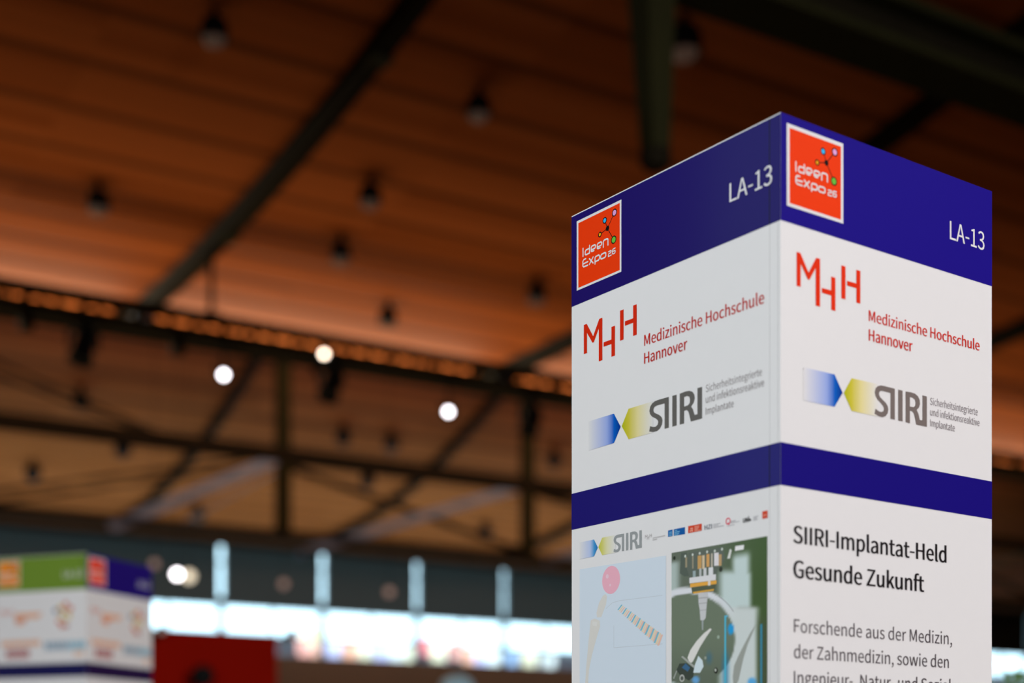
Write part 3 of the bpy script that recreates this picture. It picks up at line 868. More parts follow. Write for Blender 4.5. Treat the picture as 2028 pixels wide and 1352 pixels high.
class Ink:
    """flat print on one face: coloured polygons a hair above the board"""
    def __init__(s, face, lay=0.0004):
        s.f, s.lay, s.v, s.fc, s.c, s.n = face, lay, [], [], [], 0
    def poly(s, pts, col, holes=()):
        loops = [list(pts)] + [list(h) for h in holes]
        flat = [p for l in loops for p in l]
        cols = col if isinstance(col, list) else [col] * len(flat)
        b = len(s.v)
        lay = s.lay + 4e-6 * s.n
        s.n += 1
        s.v += [s.f.local(u, z, lay) for u, z in flat]
        s.c += cols
        if len(loops) == 1 and len(flat) == 4:
            s.fc.append(tuple(b + i for i in range(4)))
        else:
            for t in tessellate_polygon([[Vector((u, z, 0)) for u, z in l] for l in loops]):
                s.fc.append(tuple(b + i for i in t))
    def px(s, pts, col, holes=(), T=lambda x, y: (x, y)):
        s.poly([s.f.uz(*T(x, y)) for x, y in pts], col, [[s.f.uz(*T(x, y)) for x, y in h] for h in holes])
    def disc(s, u, z, r, col, n=28):
        s.poly([(u + r * math.cos(2 * math.pi * i / n), z + r * math.sin(2 * math.pi * i / n)) for i in range(n)], col)
    def ring(s, u, z, r0, r1, col, n=28):
        for i in range(n):
            a, b = 2 * math.pi * i / n, 2 * math.pi * (i + 1) / n
            s.n -= 1
            s.poly([(u + r0 * math.cos(a), z + r0 * math.sin(a)), (u + r1 * math.cos(a), z + r1 * math.sin(a)), (u + r1 * math.cos(b), z + r1 * math.sin(b)), (u + r0 * math.cos(b), z + r0 * math.sin(b))], col)
        s.n += 1
    def stroke(s, pts, w, col, close=False):
        if close:
            pts = pts + [pts[0]]
        for (a, b), (c, d) in zip(pts, pts[1:]):
            L = math.hypot(c - a, d - b) or 1e-9
            nx, nz = -(d - b) / L * w / 2, (c - a) / L * w / 2
            s.poly([(a - nx, b - nz), (c - nx, d - nz), (c + nx, d + nz), (a + nx, b + nz)], col)
        for a, b in pts[1:-1]:
            s.disc(a, b, w / 2, col, 10)
        s.disc(pts[0][0], pts[0][1], w / 2 * 0.9, col, 10)
        s.disc(pts[-1][0], pts[-1][1], w / 2 * 0.9, col, 10)
    def text(s, txt, left, base, top, right, col, bold=0.0):
        """px: left x, baseline y and cap-top y at the left end, right x"""
        u0, z0 = s.f.uz(left, base)
        _, z1 = s.f.uz(left, top)
        u1, _ = s.f.uz(right, base)
        s.text_uz(txt, u0, z0, u1, z1, col, bold)
    def text_uz(s, txt, u0, z0, u1, z1, col, bold=0.0):
        lo, hi, pen = None, None, 0
        glyphs = []
        for ch in txt:
            adv, loops = GL[ch]
            if loops:
                xs = [x for l in loops for x, y in l]
                lo = pen + min(xs) if lo is None else lo
                hi = pen + max(xs)
            glyphs.append((pen, loops))
            pen += adv
        sx, sz = (u1 - u0) / (hi - lo), (z1 - z0) / CAP
        for pen, loops in glyphs:
            if not loops:
                continue
            for off in ((0,) if not bold else (-bold / 2, bold / 2)):
                L = [[(u0 + (pen + x - lo) * sx + off, z0 + y * sz) for x, y in l] for l in loops]
                ar = [sum(a[0] * b[1] - b[0] * a[1] for a, b in zip(l, l[1:] + l[:1])) for l in L]
                sg = ar[max(range(len(L)), key=lambda i: abs(ar[i]))]
                outs = [l for l, a in zip(L, ar) if a * sg > 0]
                ins = [l for l, a in zip(L, ar) if a * sg <= 0]
                for l in outs:                     # dots of i, ae: an outline of their own
                    x0, x1 = min(p[0] for p in l), max(p[0] for p in l)
                    y0, y1 = min(p[1] for p in l), max(p[1] for p in l)
                    s.poly(l, col, [h for h in ins if x0 <= h[0][0] <= x1 and y0 <= h[0][1] <= y1])
    def build(s, name, parent, m):
        me = bpy.data.meshes.new(name)
        me.from_pydata(s.v, [], s.fc)
        at = me.attributes.new('ink', 'FLOAT_COLOR', 'POINT')
        at.data.foreach_set('color', [x for c in s.c for x in c])
        me.materials.append(m)
        me.update()
        o = bpy.data.objects.new(name, me)
        COL.objects.link(o)
        o.parent = parent
        return o

K = 1.10
def ink(r, g, b):
    return rgb(r, g, b, K)
WHITE = (0.80, 0.80, 0.80, 1)

N1 = math.hypot(0.722, 1.0)
N2 = math.hypot(1.386, 1.0)
D0 = 2.149
R0 = (1546 - PX0) / FPX * D0
FL = Face(R0, D0, -0.722 / N1, 1 / N1, 0.4975, True)
FR = Face(R0, D0, 1.386 / N2, 1 / N2, 0.5027, False)
TOPZ, BZ1, BZ2, BZ3 = 2.4997, CAMZ + 0.8110, CAMZ + 0.4842, CAMZ + 0.4212

def affine(f, a, b, c, T):
    """maps a px point of the right face to (u, z) of face f: (uz anchors) a->left/top, b->right, c->bottom"""
    pass

# --- anchors of repeated designs, taken on the right face and re-used on the others
EMB = {}
def crop_e(x, y):
    return (1560 + x / 6.442, 240 + y / 6.442)
def uzR(p):
    return FR.uz(*p)
E_u0 = uzR(crop_e(20, 85))[0]; E_u1 = uzR(crop_e(675, 330))[0]
E_z1 = uzR(crop_e(20, 85))[1]; E_z0 = uzR(crop_e(20, 1035))[1]

def emblem(I, square, panel, base_col):
    """the square show badge. square: outer white corners (uz box), panel: inner box"""
    (u0, z0, u1, z1) = square
    I.poly([(u0, z0), (u1, z0), (u1, z1), (u0, z1)], WHITE)
    (u0, z0, u1, z1) = panel
    I.poly([(u0, z0), (u1, z0), (u1, z1), (u0, z1)], base_col)
    def M(x, y):
        u, z = uzR(crop_e(x, y))
        return (u0 + (u - E_u0) / (E_u1 - E_u0) * (u1 - u0), z0 + (z - E_z0) / (E_z1 - E_z0) * (z1 - z0))
    k = (z1 - z0) / (E_z1 - E_z0)
    mz = k * 2.25 / FPX / 6.442                # one crop pixel upright, in metres
    BLK = (0.004, 0.004, 0.004, 1)
    C = M(490, 530)
    nodes = [((448, 385), 45, (60, 180, 235)), ((596, 395), 53, (222, 160, 212)), ((372, 525), 38, (240, 165, 10)), ((585, 762), 56, (105, 185, 62))]
    for (p, r, c) in nodes:
        I.stroke([C, M(*p)], 11 * mz, BLK)
    I.disc(C[0], C[1], 36 * mz, BLK)
    for (p, r, c) in nodes:
        a = M(*p)
        I.disc(a[0], a[1], r * mz, BLK)
        I.disc(a[0], a[1], (r - 15) * mz, ink(*c))
    S = [
        ([(100, 515), (100, 632)], 0), ([(207, 552), (207, 662), (150, 645), (136, 630), (136, 590), (150, 576), (207, 594)], 0),
        ([(236, 642), (292, 658), (303, 648), (303, 625), (290, 608), (246, 594), (234, 606), (234, 655), (246, 670), (280, 682)], 0),
        ([(334, 676), (390, 692), (401, 682), (401, 659), (388, 642), (344, 628), (332, 640), (332, 689), (344, 704), (378, 716)], 0),
        ([(428, 748), (428, 668), (442, 658), (486, 672), (500, 690), (500, 772)], 0),
        ([(148, 700), (114, 691), (100, 705), (98, 768), (114, 795), (180, 818)], 0), ([(100, 745), (182, 768)], 0),
        ([(206, 745), (268, 852)], 0), ([(268, 765), (206, 828)], 0),
        ([(298, 888), (298, 800), (310, 790), (354, 803), (368, 820), (368, 860), (354, 874), (298, 858)], 0),
        ([(402, 828), (454, 843), (468, 860), (468, 898), (454, 910), (402, 894), (388, 878), (388, 842)], 1),
    ]
    for pts, cl in S:
        I.stroke([M(*p) for p in pts], 21 * mz, WHITE, bool(cl))
    for pts, cl in (([(508, 873), (545, 882), (552, 895), (545, 909), (513, 905), (507, 918), (507, 938), (553, 951)], 0),
                    ([(612, 898), (580, 889), (569, 900), (569, 945), (580, 956), (604, 963), (612, 953), (612, 935), (604, 927), (571, 918)], 0)):
        I.stroke([M(*p) for p in pts], 16 * mz, WHITE)

def crop_m(x, y):
    return (1150 + x / 9.654, 590 + y / 9.654)
def mhh(I, dst, col):
    """institute letters; dst = (u left, u right, z of M top-left, z of M left foot)"""
    a, b = FL.uz(*crop_m(62, 515)), FL.uz(*crop_m(62, 1072))
    r = FL.uz(*crop_m(1075, 700))
    u0, u1, zt, zb = dst
    def M(x, y):
        u, z = FL.uz(*crop_m(x, y))
        return (u0 + (u - a[0]) / (r[0] - a[0]) * (u1 - u0), zb + (z - b[1]) / (a[1] - b[1]) * (zt - zb))
    for pts in ([(62, 515), (118, 493), (240, 730), (356, 400), (415, 375), (415, 1185), (347, 1210), (347, 580), (252, 845), (225, 853), (122, 665), (122, 1048), (62, 1072)],
                [(590, 552), (657, 528), (657, 1100), (590, 1123), (590, 878), (441, 930), (441, 847), (590, 792)],
                [(754, 242), (822, 217), (822, 790), (754, 817)],
                [(1004, 145), (1073, 118), (1073, 700), (1004, 724), (1004, 472), (848, 530), (848, 445), (1004, 387)]):
        I.poly([M(*p) for p in pts], col)

def crop_s(x, y):
    return (1580 + x / 7.511, 720 + y / 7.511)
def siiri(I, dst, blue, yellow, grey, paper, T2=False):
    """two fading arrow shapes and the project name; dst = (u tip, u right end, z top at right, z bottom at right)"""
    tip = uzR(crop_s(672, 433)); rt = uzR(crop_s(1917, 487)); rb = uzR(crop_s(1917, 939))
    u0, u1, zt, zb = dst
    def M(x, y):
        u, z = uzR(crop_s(x, y))
        return (u0 + (u - tip[0]) / (rt[0] - tip[0]) * (u1 - u0), zb + (z - rb[1]) / (rt[1] - rb[1]) * (zt - zb))
    def fade(xs, top, bot, cols):
        for i in range(len(xs) - 1):
            q = [(xs[i], bot(xs[i])), (xs[i + 1], bot(xs[i + 1])), (xs[i + 1], top(xs[i + 1])), (xs[i], top(xs[i]))]
            a, b = cols(xs[i]), cols(xs[i + 1])
            I.n -= 1 if i else 0
            I.poly([M(*p) for p in q], [a, b, b, a])
    def lerp(a, b, t):
        t = max(0, min(1, t))
        return tuple(x + (y - x) * t for x, y in zip(a, b))
    def ramp(st):
        def f(x):
            for (x0, c0), (x1, c1) in zip(st, st[1:]):
                if x <= x1:
                    return lerp(c0, c1, (x - x0) / (x1 - x0))
            return st[-1][1]
        return f
    def tri(xa, xb, ya, yb):
        return lambda x: ya + (yb - ya) * (x - xa) / (xb - xa)
    bt = lambda x: tri(80, 545, 52, 160)(x) if x <= 545 else tri(545, 664, 160, 433)(x)
    bb = lambda x: tri(80, 545, 548, 640)(x) if x <= 545 else tri(545, 664, 640, 433)(x)
    xs = [80 + (545 - 80) * i / 16 for i in range(17)] + [545 + 119 * i / 6 for i in range(1, 7)]
    fade(xs, bt, bb, ramp([(80, paper), (230, lerp(paper, blue[2], 0.45)), (420, blue[2]), (545, blue[1]), (664, blue[0])]))
    yt = lambda x: tri(800, 1250, 215, 320)(x) if x >= 800 else tri(682, 800, 433, 215)(x)
    yb = lambda x: tri(800, 1250, 702, 800)(x) if x >= 800 else tri(682, 800, 433, 702)(x)
    xs = [682 + 118 * i / 6 for i in range(6)] + [800 + 400 * i / 16 for i in range(17)]
    fade(xs, yt, yb, ramp([(682, yellow[0]), (800, yellow[1]), (950, yellow[2]), (1200, paper)]))
    I.poly([M(*p) for p in [(1440, 372), (1440, 833), (1377, 820), (1377, 435), (1260, 405), (1225, 405), (1207, 425), (1205, 460), (1220, 495), (1260, 535), (1305, 580), (1335, 630), (1345, 680), (1335, 735),
        (1305, 780), (1255, 797), (1200, 783), (1137, 745), (1152, 668), (1200, 705), (1240, 720), (1270, 705), (1280, 670), (1270, 635), (1235, 590), (1180, 535), (1150, 480), (1140, 425), (1155, 365), (1185, 335), (1230, 322), (1290, 333)]], grey)
    I.poly([M(*p) for p in [(1492, 385), (1556, 402), (1556, 858), (1492, 845)]], grey)
    I.poly([M(*p) for p in [(1602, 413), (1680, 425), (1740, 445), (1785, 485), (1810, 540), (1815, 600), (1800, 650), (1765, 690), (1790, 740), (1812, 835), (1853, 845), (1853, 470), (1917, 487), (1917, 939), (1760, 905),
        (1742, 810), (1725, 740), (1700, 705), (1665, 700), (1665, 885), (1602, 870)]], grey,
        [[M(*p) for p in [(1665, 497), (1710, 505), (1740, 535), (1750, 580), (1745, 625), (1720, 647), (1665, 637)]]])

def band(I, face, z0, z1, col, seam=None):
    W = face.W
    if seam is None:
        I.poly([(0, z0), (W, z0), (W, z1), (0, z1)], col)
    else:
        I.poly([(0, z0), (seam - 0.0007, z0), (seam - 0.0007, z1), (0, z1)], col)
        I.poly([(seam + 0.0007, z0), (W, z0), (W, z1), (seam + 0.0007, z1)], col)
        I.poly([(seam - 0.0012, z0), (seam + 0.0012, z0), (seam + 0.0012, z1), (seam - 0.0012, z1)], ink(14, 10, 50))   # butt joint of the film, its groove shade painted dark

m_gap = mat('board_gap', (0.75, 0.75, 0.75, 1), 0.8)
def column(name, label, cat, r0, d0, rot, Wl, Wr, seam):
    loc = (r0 * CT + d0 * ST, -r0 * ST + d0 * CT, 0)
    t = thing(name, label, cat, loc, rot)
    bm = BM(); box(bm, 0.006, Wr, 0.006, Wl, 0.0, TOPZ - 0.004); obj('core', bm, m_core, t)
    bm = BM()
    box(bm, 0.0, 0.005, seam_y(seam, Wl) + 0.0002, Wl, 0.0, TOPZ)
    box(bm, 0.0, 0.005, 0.0055, seam_y(seam, Wl) - 0.0002, 0.0, TOPZ)
    box(bm, 0.005, 0.0058, seam_y(seam, Wl) - 0.003, seam_y(seam, Wl) + 0.003, 0.0, TOPZ - 0.003, 1)
    lp = obj('side_panel', bm, [m_white, m_gap], t)
    bm = BM(); box(bm, 0.0, Wr, 0.0, 0.005, 0.0, TOPZ); rp = obj('front_panel', bm, m_white, t)
    return t, lp, rp
def seam_y(seam, Wl):
    return Wl - seam

SEAM = FL.uz(1524.4, 600)[0]
ang = math.atan2(1.0, 1.386) - TH
c1, lp, rp = column('display_tower', 'large white and blue printed square display tower standing sharp in the right foreground', 'display tower', R0, D0, ang, FL.W, FR.W, SEAM)
BLUE_L, BLUE_R = ink(27, 15, 98), ink(22, 4, 128)  # left blue darker: that face's lower light is put into the ink
ORANGE = ink(236, 58, 6)

# left face
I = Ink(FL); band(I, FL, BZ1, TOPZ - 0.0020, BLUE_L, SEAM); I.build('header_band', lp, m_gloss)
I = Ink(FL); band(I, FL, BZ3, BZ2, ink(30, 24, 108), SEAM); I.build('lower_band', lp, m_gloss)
def L1(x, y): return FL.uz(1135 + x / 7.116, 390 + y / 7.116)
def boxof(f, tl, br): return (tl[0], br[1], br[0], tl[1])
I = Ink(FL, 0.0007); emblem(I, boxof(FL, L1(54, 345), L1(684, 1052)), boxof(FL, L1(77, 370), L1(661, 1030)), ORANGE); I.build('show_badge', lp, m_gloss)
I = Ink(FL, 0.0007); I.text('LA-13', 1445.4, 400.8, 363.8, 1529.8, WHITE, 0.0004); I.build('stand_number', lp, m_gloss)
RED = ink(208, 40, 8)
I = Ink(FL); a, b, r = FL.uz(*crop_m(62, 515)), FL.uz(*crop_m(62, 1072)), FL.uz(*crop_m(1075, 700))
mhh(I, (a[0], r[0], a[1], b[1]), RED); I.build('institute_letters', lp, m_gloss)
DRED = ink(186, 32, 14)
I = Ink(FL); I.text('Medizinische Hochschule', 1276.2, 685, 663.4, 1513.5, DRED, 0.0007); I.text('Hannover', 1276.2, 720.5, 698.9, 1361.1, DRED, 0.0007); I.build('institute_name', lp, m_gloss)
GREY = ink(98, 96, 92)
BLU3 = [ink(0, 40, 130), ink(0, 92, 190), ink(150, 170, 225)]
YEL3 = [ink(172, 178, 0), ink(200, 190, 60), ink(222, 212, 150)]
I = Ink(FL); siiri(I, (FL.uz(1230.3, 843.9)[0], FL.uz(1390.7, 800)[0], FL.uz(1390.7, 765.8)[1], FL.uz(1390.7, 828.2)[1]), BLU3, YEL3, GREY, WHITE); I.build('project_emblem', lp, m_gloss)
TXT = ink(140, 134, 134)
I = Ink(FL); I.text('Sicherheitsintegrierte', 1398.1, 776.7, 762.5, 1509, TXT); I.text('und infektionsreaktive', 1398.1, 798.3, 784, 1513.5, TXT); I.text('Implantate', 1398.1, 821.1, 807.3, 1453.4, TXT); I.build('project_name', lp, m_gloss)

# poster below the lower band
def C5(x, y): return (1120 + x / 3.539, 970 + y / 3.539)
def C5b(x, y): return (1140 + x / 10.14, 1000 + y / 10.14)
def C6(x, y): return (1300 + x / 8.45, 1000 + y / 8.45)
def C7(x, y): return (1320 + x / 4.477, 1050 + y / 4.477)
I = Ink(FL)
siiri(I, (FL.uz(1184.6, 1083.6)[0], FL.uz(1271.2, 1060)[0], FL.uz(1271.2, 1049.3)[1], FL.uz(1271.2, 1084)[1]), [ink(30, 110, 180), ink(70, 150, 205), ink(180, 196, 230)], [ink(190, 195, 60), ink(206, 204, 110), ink(220, 218, 176)], ink(150, 155, 156), WHITE)
I.build('poster_emblem', lp, m_gloss)
I = Ink(FL)
PG = ink(182, 178, 178)
mhh(I, (FL.uz(1277.6, 1060)[0], FL.uz(1290.9, 1060)[0], FL.uz(1277.6, 1058.9)[1], FL.uz(1277.6, 1066)[1]), PG)
def bars(I, T, rows, col):
    for x0, y0, x1, y1, h in rows:
        I.px([(x0, y0 + h), (x1, y1 + h), (x1, y1), (x0, y0)], col, T=T)
bars(I, C5b, [(1550, 650, 1800, 598, 22), (1550, 688, 1640, 668, 22)], ink(192, 190, 190))
LB = ink(120, 185, 215)
I.px([(197, 532), (272, 515), (272, 408), (197, 425)], ink(18, 88, 160), T=C6)
I.px([(293, 514), (480, 484), (480, 366), (293, 404)], ink(18, 88, 160), T=C6)
bars(I, C6, [(215, 450, 262, 440, 14), (210, 478, 266, 466, 12), (210, 505, 262, 492, 12), (310, 422, 350, 414, 12), (305, 450, 395, 430, 14), (305, 478, 385, 462, 12), (305, 500, 370, 488, 10)], LB)
I.px([(533, 470), (762, 426), (762, 308), (533, 352)], ink(205, 68, 40), T=C6)
LR = ink(228, 165, 145)
bars(I, C6, [(570, 385, 615, 376, 18), (585, 410, 612, 404, 34), (560, 420, 576, 417, 30), (640, 355, 720, 340, 12), (640, 380, 715, 366, 12), (640, 405, 700, 393, 12), (640, 428, 745, 408, 10)], LR)
I.text('HZI', *C6(810, 415), C6(810, 338)[1], C6(930, 400)[0], ink(92, 96, 110), 0.0006)
bars(I, C6, [(955, 320, 1075, 296, 12), (955, 345, 1040, 328, 12), (955, 370, 1130, 336, 12), (1240, 270, 1330, 250, 14), (1240, 295, 1395, 265, 10), (1185, 345, 1310, 322, 10), (1625, 195, 1710, 176, 12), (1625, 220, 1690, 206, 12), (1625, 245, 1700, 230, 12)], ink(175, 175, 178))
q = FL.uz(*C6(1203, 268))
mz = 2.36 / FPX / 8.45
I.ring(q[0], q[1], 38 * mz, 55 * mz, ink(222, 60, 84))
I.stroke([FL.uz(*C6(1205, 290)), FL.uz(*C6(1222, 330))], 12 * mz, ink(222, 60, 84))
I.text('UNI', *C6(1455, 296), C6(1455, 222)[1], C6(1548, 280)[0], ink(58, 58, 58), 0.0008)
I.stroke([FL.uz(*C6(1545, 180)), FL.uz(*C6(1550, 262))], 10 * mz, ink(60, 60, 60))
I.px([(1560, 268), (1582, 262), (1590, 240), (1560, 215)], ink(60, 60, 60), T=C6)
I.px([(1776, 232), (1864, 212), (1864, 86), (1776, 106)], ink(205, 66, 34), T=C6)
bars(I, C6, [(1795, 160, 1845, 148, 10), (1795, 182, 1835, 172, 10)], LR)
I.build('partner_emblems', lp, m_gloss)

# poster illustration: implant drawing on pale blue
I = Ink(FL)
PB = ink(208, 221, 232)
I.px([(100, 1560), (705, 1500), (705, 459), (100, 556)], PB, T=C5)
ln = ink(190, 200, 208)
def line5(pts, w, col):
    I.stroke([FL.uz(*C5(*p)) for p in pts], w, col)
line5([(285, 830), (330, 790), (380, 775), (680, 738)], 0.0008, ln)
line5([(340, 950), (340, 1105), (680, 1078)], 0.0008, ln)
q = FL.uz(*C5(320, 630)); rr = 97 * 2.49 / FPX / 3.539
PK = ink(240, 176, 192)
I.disc(q[0], q[1], rr, PK, 40)
I.disc(q[0] - rr * 0.42, q[1] + rr * 0.30, rr * 0.16, ink(246, 200, 212))
I.disc(q[0] - rr * 0.10, q[1] - rr * 0.36, rr * 0.10, ink(246, 200, 212))
CR, CR2 = ink(214, 213, 207), ink(220, 220, 216)
I.px([(262, 742), (280, 728), (292, 745), (285, 800), (252, 890), (222, 892), (218, 860), (236, 790)], CR, T=C5)
I.px([(178, 912), (205, 900), (240, 915), (243, 955), (215, 1050), (185, 1160), (165, 1260), (156, 1400), (136, 1400), (146, 1240), (162, 1060)], CR, T=C5)
I.px([(190, 920), (225, 925), (220, 955), (190, 950)], CR2, T=C5)
for i in range(9):
    t = i / 8
    x, y = 378 + (632 - 378) * t, 820 + (1030 - 820) * t
    hgt = 34 + 36 * t
    w = 13 + 5 * t
    for k, c in ((0, ink(126, 186, 204)), (1, ink(240, 210, 172)), (2, ink(238, 190, 170))):
        xx = x + k * (w * 0.72)
        yy = y + k * 9
        I.px([(xx - 14, yy + hgt * 0.6), (xx - 14 + w * .72, yy + hgt * 0.6), (xx + 14 + w * .72, yy - hgt * 0.5), (xx + 14, yy - hgt * 0.5)], c, T=C5)
I.build('poster_illustration', lp, m_gloss)

# poster photograph: milling spindle over a workpiece
def sm(a, b, x):
    t = max(0.0, min(1.0, (x - a) / (b - a)))
    return t * t * (3 - 2 * t)
def mixc(a, b, t):
    return tuple(x + (y - x) * t for x, y in zip(a, b))
def photo(x, y):
    ytop = 200 - (x - 46) * 0.1767
    v = y - ytop
    c = mixc((86, 98, 82), (52, 78, 34), sm(300, 880, x))
    pale = (196, 216, 214)
    c = mixc(c, pale, sm(60, 110, v) * (1 - sm(70, 150, x)) * 0.75)
    col = sm(560, 620, x) * (1 - sm(700, 770, x)) * sm(70, 170, v)
    col = max(col, sm(430, 520, x) * (1 - sm(720, 775, x)) * sm(320, 400, y))
    c = mixc(c, pale, col)
    low = sm(660, 700, y) * sm(440, 560, x) * (1 - sm(770, 850, x))
    c = mixc(c, (206, 216, 214), low)
    c = mixc(c, (128, 134, 124), sm(655, 685, y) * (1 - sm(685, 710, y)) * sm(600, 660, x) * (1 - sm(780, 830, x)) * 0.25)
    dd = math.hypot(x - 205, y - 965)
    c = mixc(c, (222, 226, 232), (1 - sm(455, 470, dd)) * (1 - sm(590, 800, y)))
    ins = 1 - sm(398, 410, dd)
    c = mixc(c, mixc((98, 113, 92), (84, 96, 80), sm(900, 1400, y)), ins)
    c = mixc(c, (20, 110, 160), max(0, 1 - abs(x - 525) / 45) * sm(1000, 1200, y) * 0.8)
    c = mixc(c, (34, 96, 140), max(0, 1 - math.hypot((x - 380) / 40, (y - 1130) / 80)) * 0.6)
    c = mixc(c, (20, 150, 220), 1 - sm(20, 34, math.hypot((x - 572) / 1.0, (y - 875) / 1.8)))
    c = mixc(c, (60, 160, 230), (1 - sm(25, 55, math.hypot(x - 760, y - 1345))) * 0.9)
    c = mixc(c, (90, 165, 230), (1 - sm(20, 45, math.hypot(x - 260, y - 1325))) * 0.9)
    c = mixc(c, (58, 72, 44), sm(780, 840, x) * sm(690, 900, y) * (1 - 0.0))
    return ink(*[v * 0.88 + 26 for v in c])  # lifted towards grey: the gloss veil is mixed into the print colours
I = Ink(FL)
NX, NY = 56, 84
grid = {}
base = len(I.v)
for i in range(NX + 1):
    x = 46 + 849 * i / NX
    yt = 200 - (x - 46) * 0.1767
    yb = 1560 - (x - 46) * 0.06
    for j in range(NY + 1):
        y = yb + (yt - yb) * j / NY
        u, z = FL.uz(*C7(x, y))
        grid[i, j] = len(I.v)
        I.v.append(FL.local(u, z, I.lay)); I.c.append(photo(x, y))
for i in range(NX):
    for j in range(NY):
        I.fc.append((grid[i, j], grid[i + 1, j], grid[i + 1, j + 1], grid[i, j + 1]))
I.n = 20
def P(pts, c):
    I.px(pts, ink(*[v * 0.90 + 22 for v in c]), T=C7)  # same gloss veil mixed into these shapes
# collet, rings, nozzle
P([(130, 200), (180, 195), (195, 330), (205, 405), (160, 408), (120, 380)], (74, 86, 76))
P([(195, 200), (500, 150), (520, 250), (455, 345), (440, 395), (205, 418), (180, 330)], (84, 94, 84))
for x, y, w, h, c in ((168, 240, 16, 90, (150, 140, 110)), (228, 230, 14, 110, (140, 135, 112)), (278, 225, 34, 118, (196, 150, 84)), (318, 222, 22, 120, (214, 190, 150)), (356, 212, 26, 112, (212, 156, 84)),
                      (398, 205, 12, 150, (200, 190, 170)), (424, 200, 40, 115, (226, 222, 224)), (464, 215, 26, 100, (186, 150, 100)), (292, 340, 20, 70, (180, 186, 186)), (330, 335, 26, 70, (206, 208, 210)), (375, 330, 40, 66, (222, 224, 226)), (236, 360, 24, 55, (150, 170, 172))):
    P([(x, y + h), (x + w, y + h - 3), (x + w, y - 4), (x, y)], c)
for x, y in ((168, 228), (233, 215), (296, 203), (362, 190), (430, 182), (494, 166), (568, 178)):
    a = FL.uz(*C7(x, y)); I.disc(a[0], a[1], 0.0022, ink(205, 214, 204), 14)
P([(540, 250), (565, 248), (580, 175), (562, 172)], (218, 220, 214))
P([(608, 182), (686, 168), (690, 128), (612, 140)], (236, 238, 240))
P([(205, 470), (440, 440), (440, 388), (205, 420)], (222, 222, 224))
P([(212, 506), (446, 474), (446, 442), (212, 472)], (232, 166, 60))
P([(230, 560), (425, 540), (440, 476), (222, 506)], (74, 84, 64))
P([(238, 562), (420, 535), (424, 518), (236, 545)], (214, 160, 60))
P([(370, 490), (392, 487), (392, 445), (370, 448)], (225, 216, 206))
P([(284, 560), (372, 545), (360, 650), (350, 775), (335, 795), (303, 796), (296, 700), (286, 645)], (198, 200, 202))
P([(284, 605), (366, 597), (366, 590), (284, 598)], (150, 152, 154))
P([(287, 652), (360, 644), (360, 638), (287, 646)], (150, 152, 154))
P([(296, 712), (355, 706), (355, 700), (296, 706)], (160, 162, 164))
P([(314, 796), (331, 795), (328, 882), (316, 884)], (150, 160, 160))
# thin arc line of the ring, blue light lines
arc = [(205 + 462 * math.cos(math.radians(a)), 965 - 462 * math.sin(math.radians(a))) for a in range(32, 59, 3)]
I.stroke([FL.uz(*C7(*p)) for p in arc], 0.0007, ink(90, 92, 92))
P([(516, 1500), (530, 1500), (532, 752), (516, 755)], (70, 180, 210))
P([(524, 770), (548, 764), (548, 752), (524, 756)], (90, 180, 210))
P([(834, 1500), (850, 1500), (852, 828), (834, 832)], (44, 130, 160))
# curved workpiece, holder, grey fixture
P([(188, 1130), (213, 1062), (268, 982), (328, 917), (388, 868), (403, 876), (352, 950), (302, 1030), (262, 1110), (237, 1162), (212, 1178)], (222, 222, 216))
P([(118, 1180), (180, 1176), (250, 1225), (238, 1300), (200, 1330), (130, 1290), (90, 1240)], (48, 58, 50))
P([(138, 1215), (172, 1178), (212, 1215), (190, 1252)], (48, 92, 130))
P([(133, 1122), (146, 1112), (252, 1200), (246, 1220)], (160, 165, 158))
P([(255, 1190), (285, 1112), (322, 1152), (331, 1206), (300, 1262), (240, 1262)], (208, 226, 232))
P([(60, 1310), (90, 1240), (98, 1244), (70, 1318)], (150, 158, 150))
a = FL.uz(*C7(140, 1310)); I.disc(a[0], a[1], 0.006, ink(176, 180, 174)); I.disc(a[0], a[1], 0.0035, ink(90, 96, 90))
P([(797, 828), (742, 916), (692, 1010), (640, 1112), (602, 1200), (590, 1300), (600, 1400), (640, 1330), (682, 1140), (720, 1010), (766, 905)], (150, 156, 148))
for x, y, r, c in ((440, 1242, .0045, (40, 46, 38)), (437, 1238, .0022, (190, 196, 186)), (462, 945, .0028, (160, 178, 162)), (348, 1130, .0026, (150, 160, 146)), (72, 245, .003, (50, 58, 48)), (484, 345, .004, (60, 66, 56))):
    a = FL.uz(*C7(x, y)); I.disc(a[0], a[1], r, ink(*c), 18)
I.build('poster_photograph', lp, m_gloss)

# right face
I = Ink(FR); band(I, FR, BZ1, TOPZ, BLUE_R); I.build('header_band', rp, m_matt)
I = Ink(FR); band(I, FR, BZ3, BZ2, ink(20, 6, 116)); I.build('lower_band', rp, m_matt)
def R1(x, y): return FR.uz(1530 + x / 3.38, 210 + y / 3.38)
I = Ink(FR, 0.0007); emblem(I, boxof(FR, R1(93, 113), R1(471, 788)), boxof(FR, crop_uz(20, 85) if False else uzR(crop_e(20, 85)), uzR(crop_e(675, 1258))), ORANGE); I.build('show_badge', rp, m_matt)
I = Ink(FR, 0.0007); I.text('LA-13', 1880.6, 473.3, 437.2, 1949, WHITE, 0.0004); I.build('stand_number', rp, m_matt)
I = Ink(FR); mhh(I, (FR.uz(1577.3, 540)[0], FR.uz(1703.8, 540)[0], FR.uz(1577.3, 498.5)[1], FR.uz(1577.3, 565.8)[1]), ink(222, 46, 8)); I.build('institute_letters', rp, m_matt)
DR2 = ink(200, 36, 14)
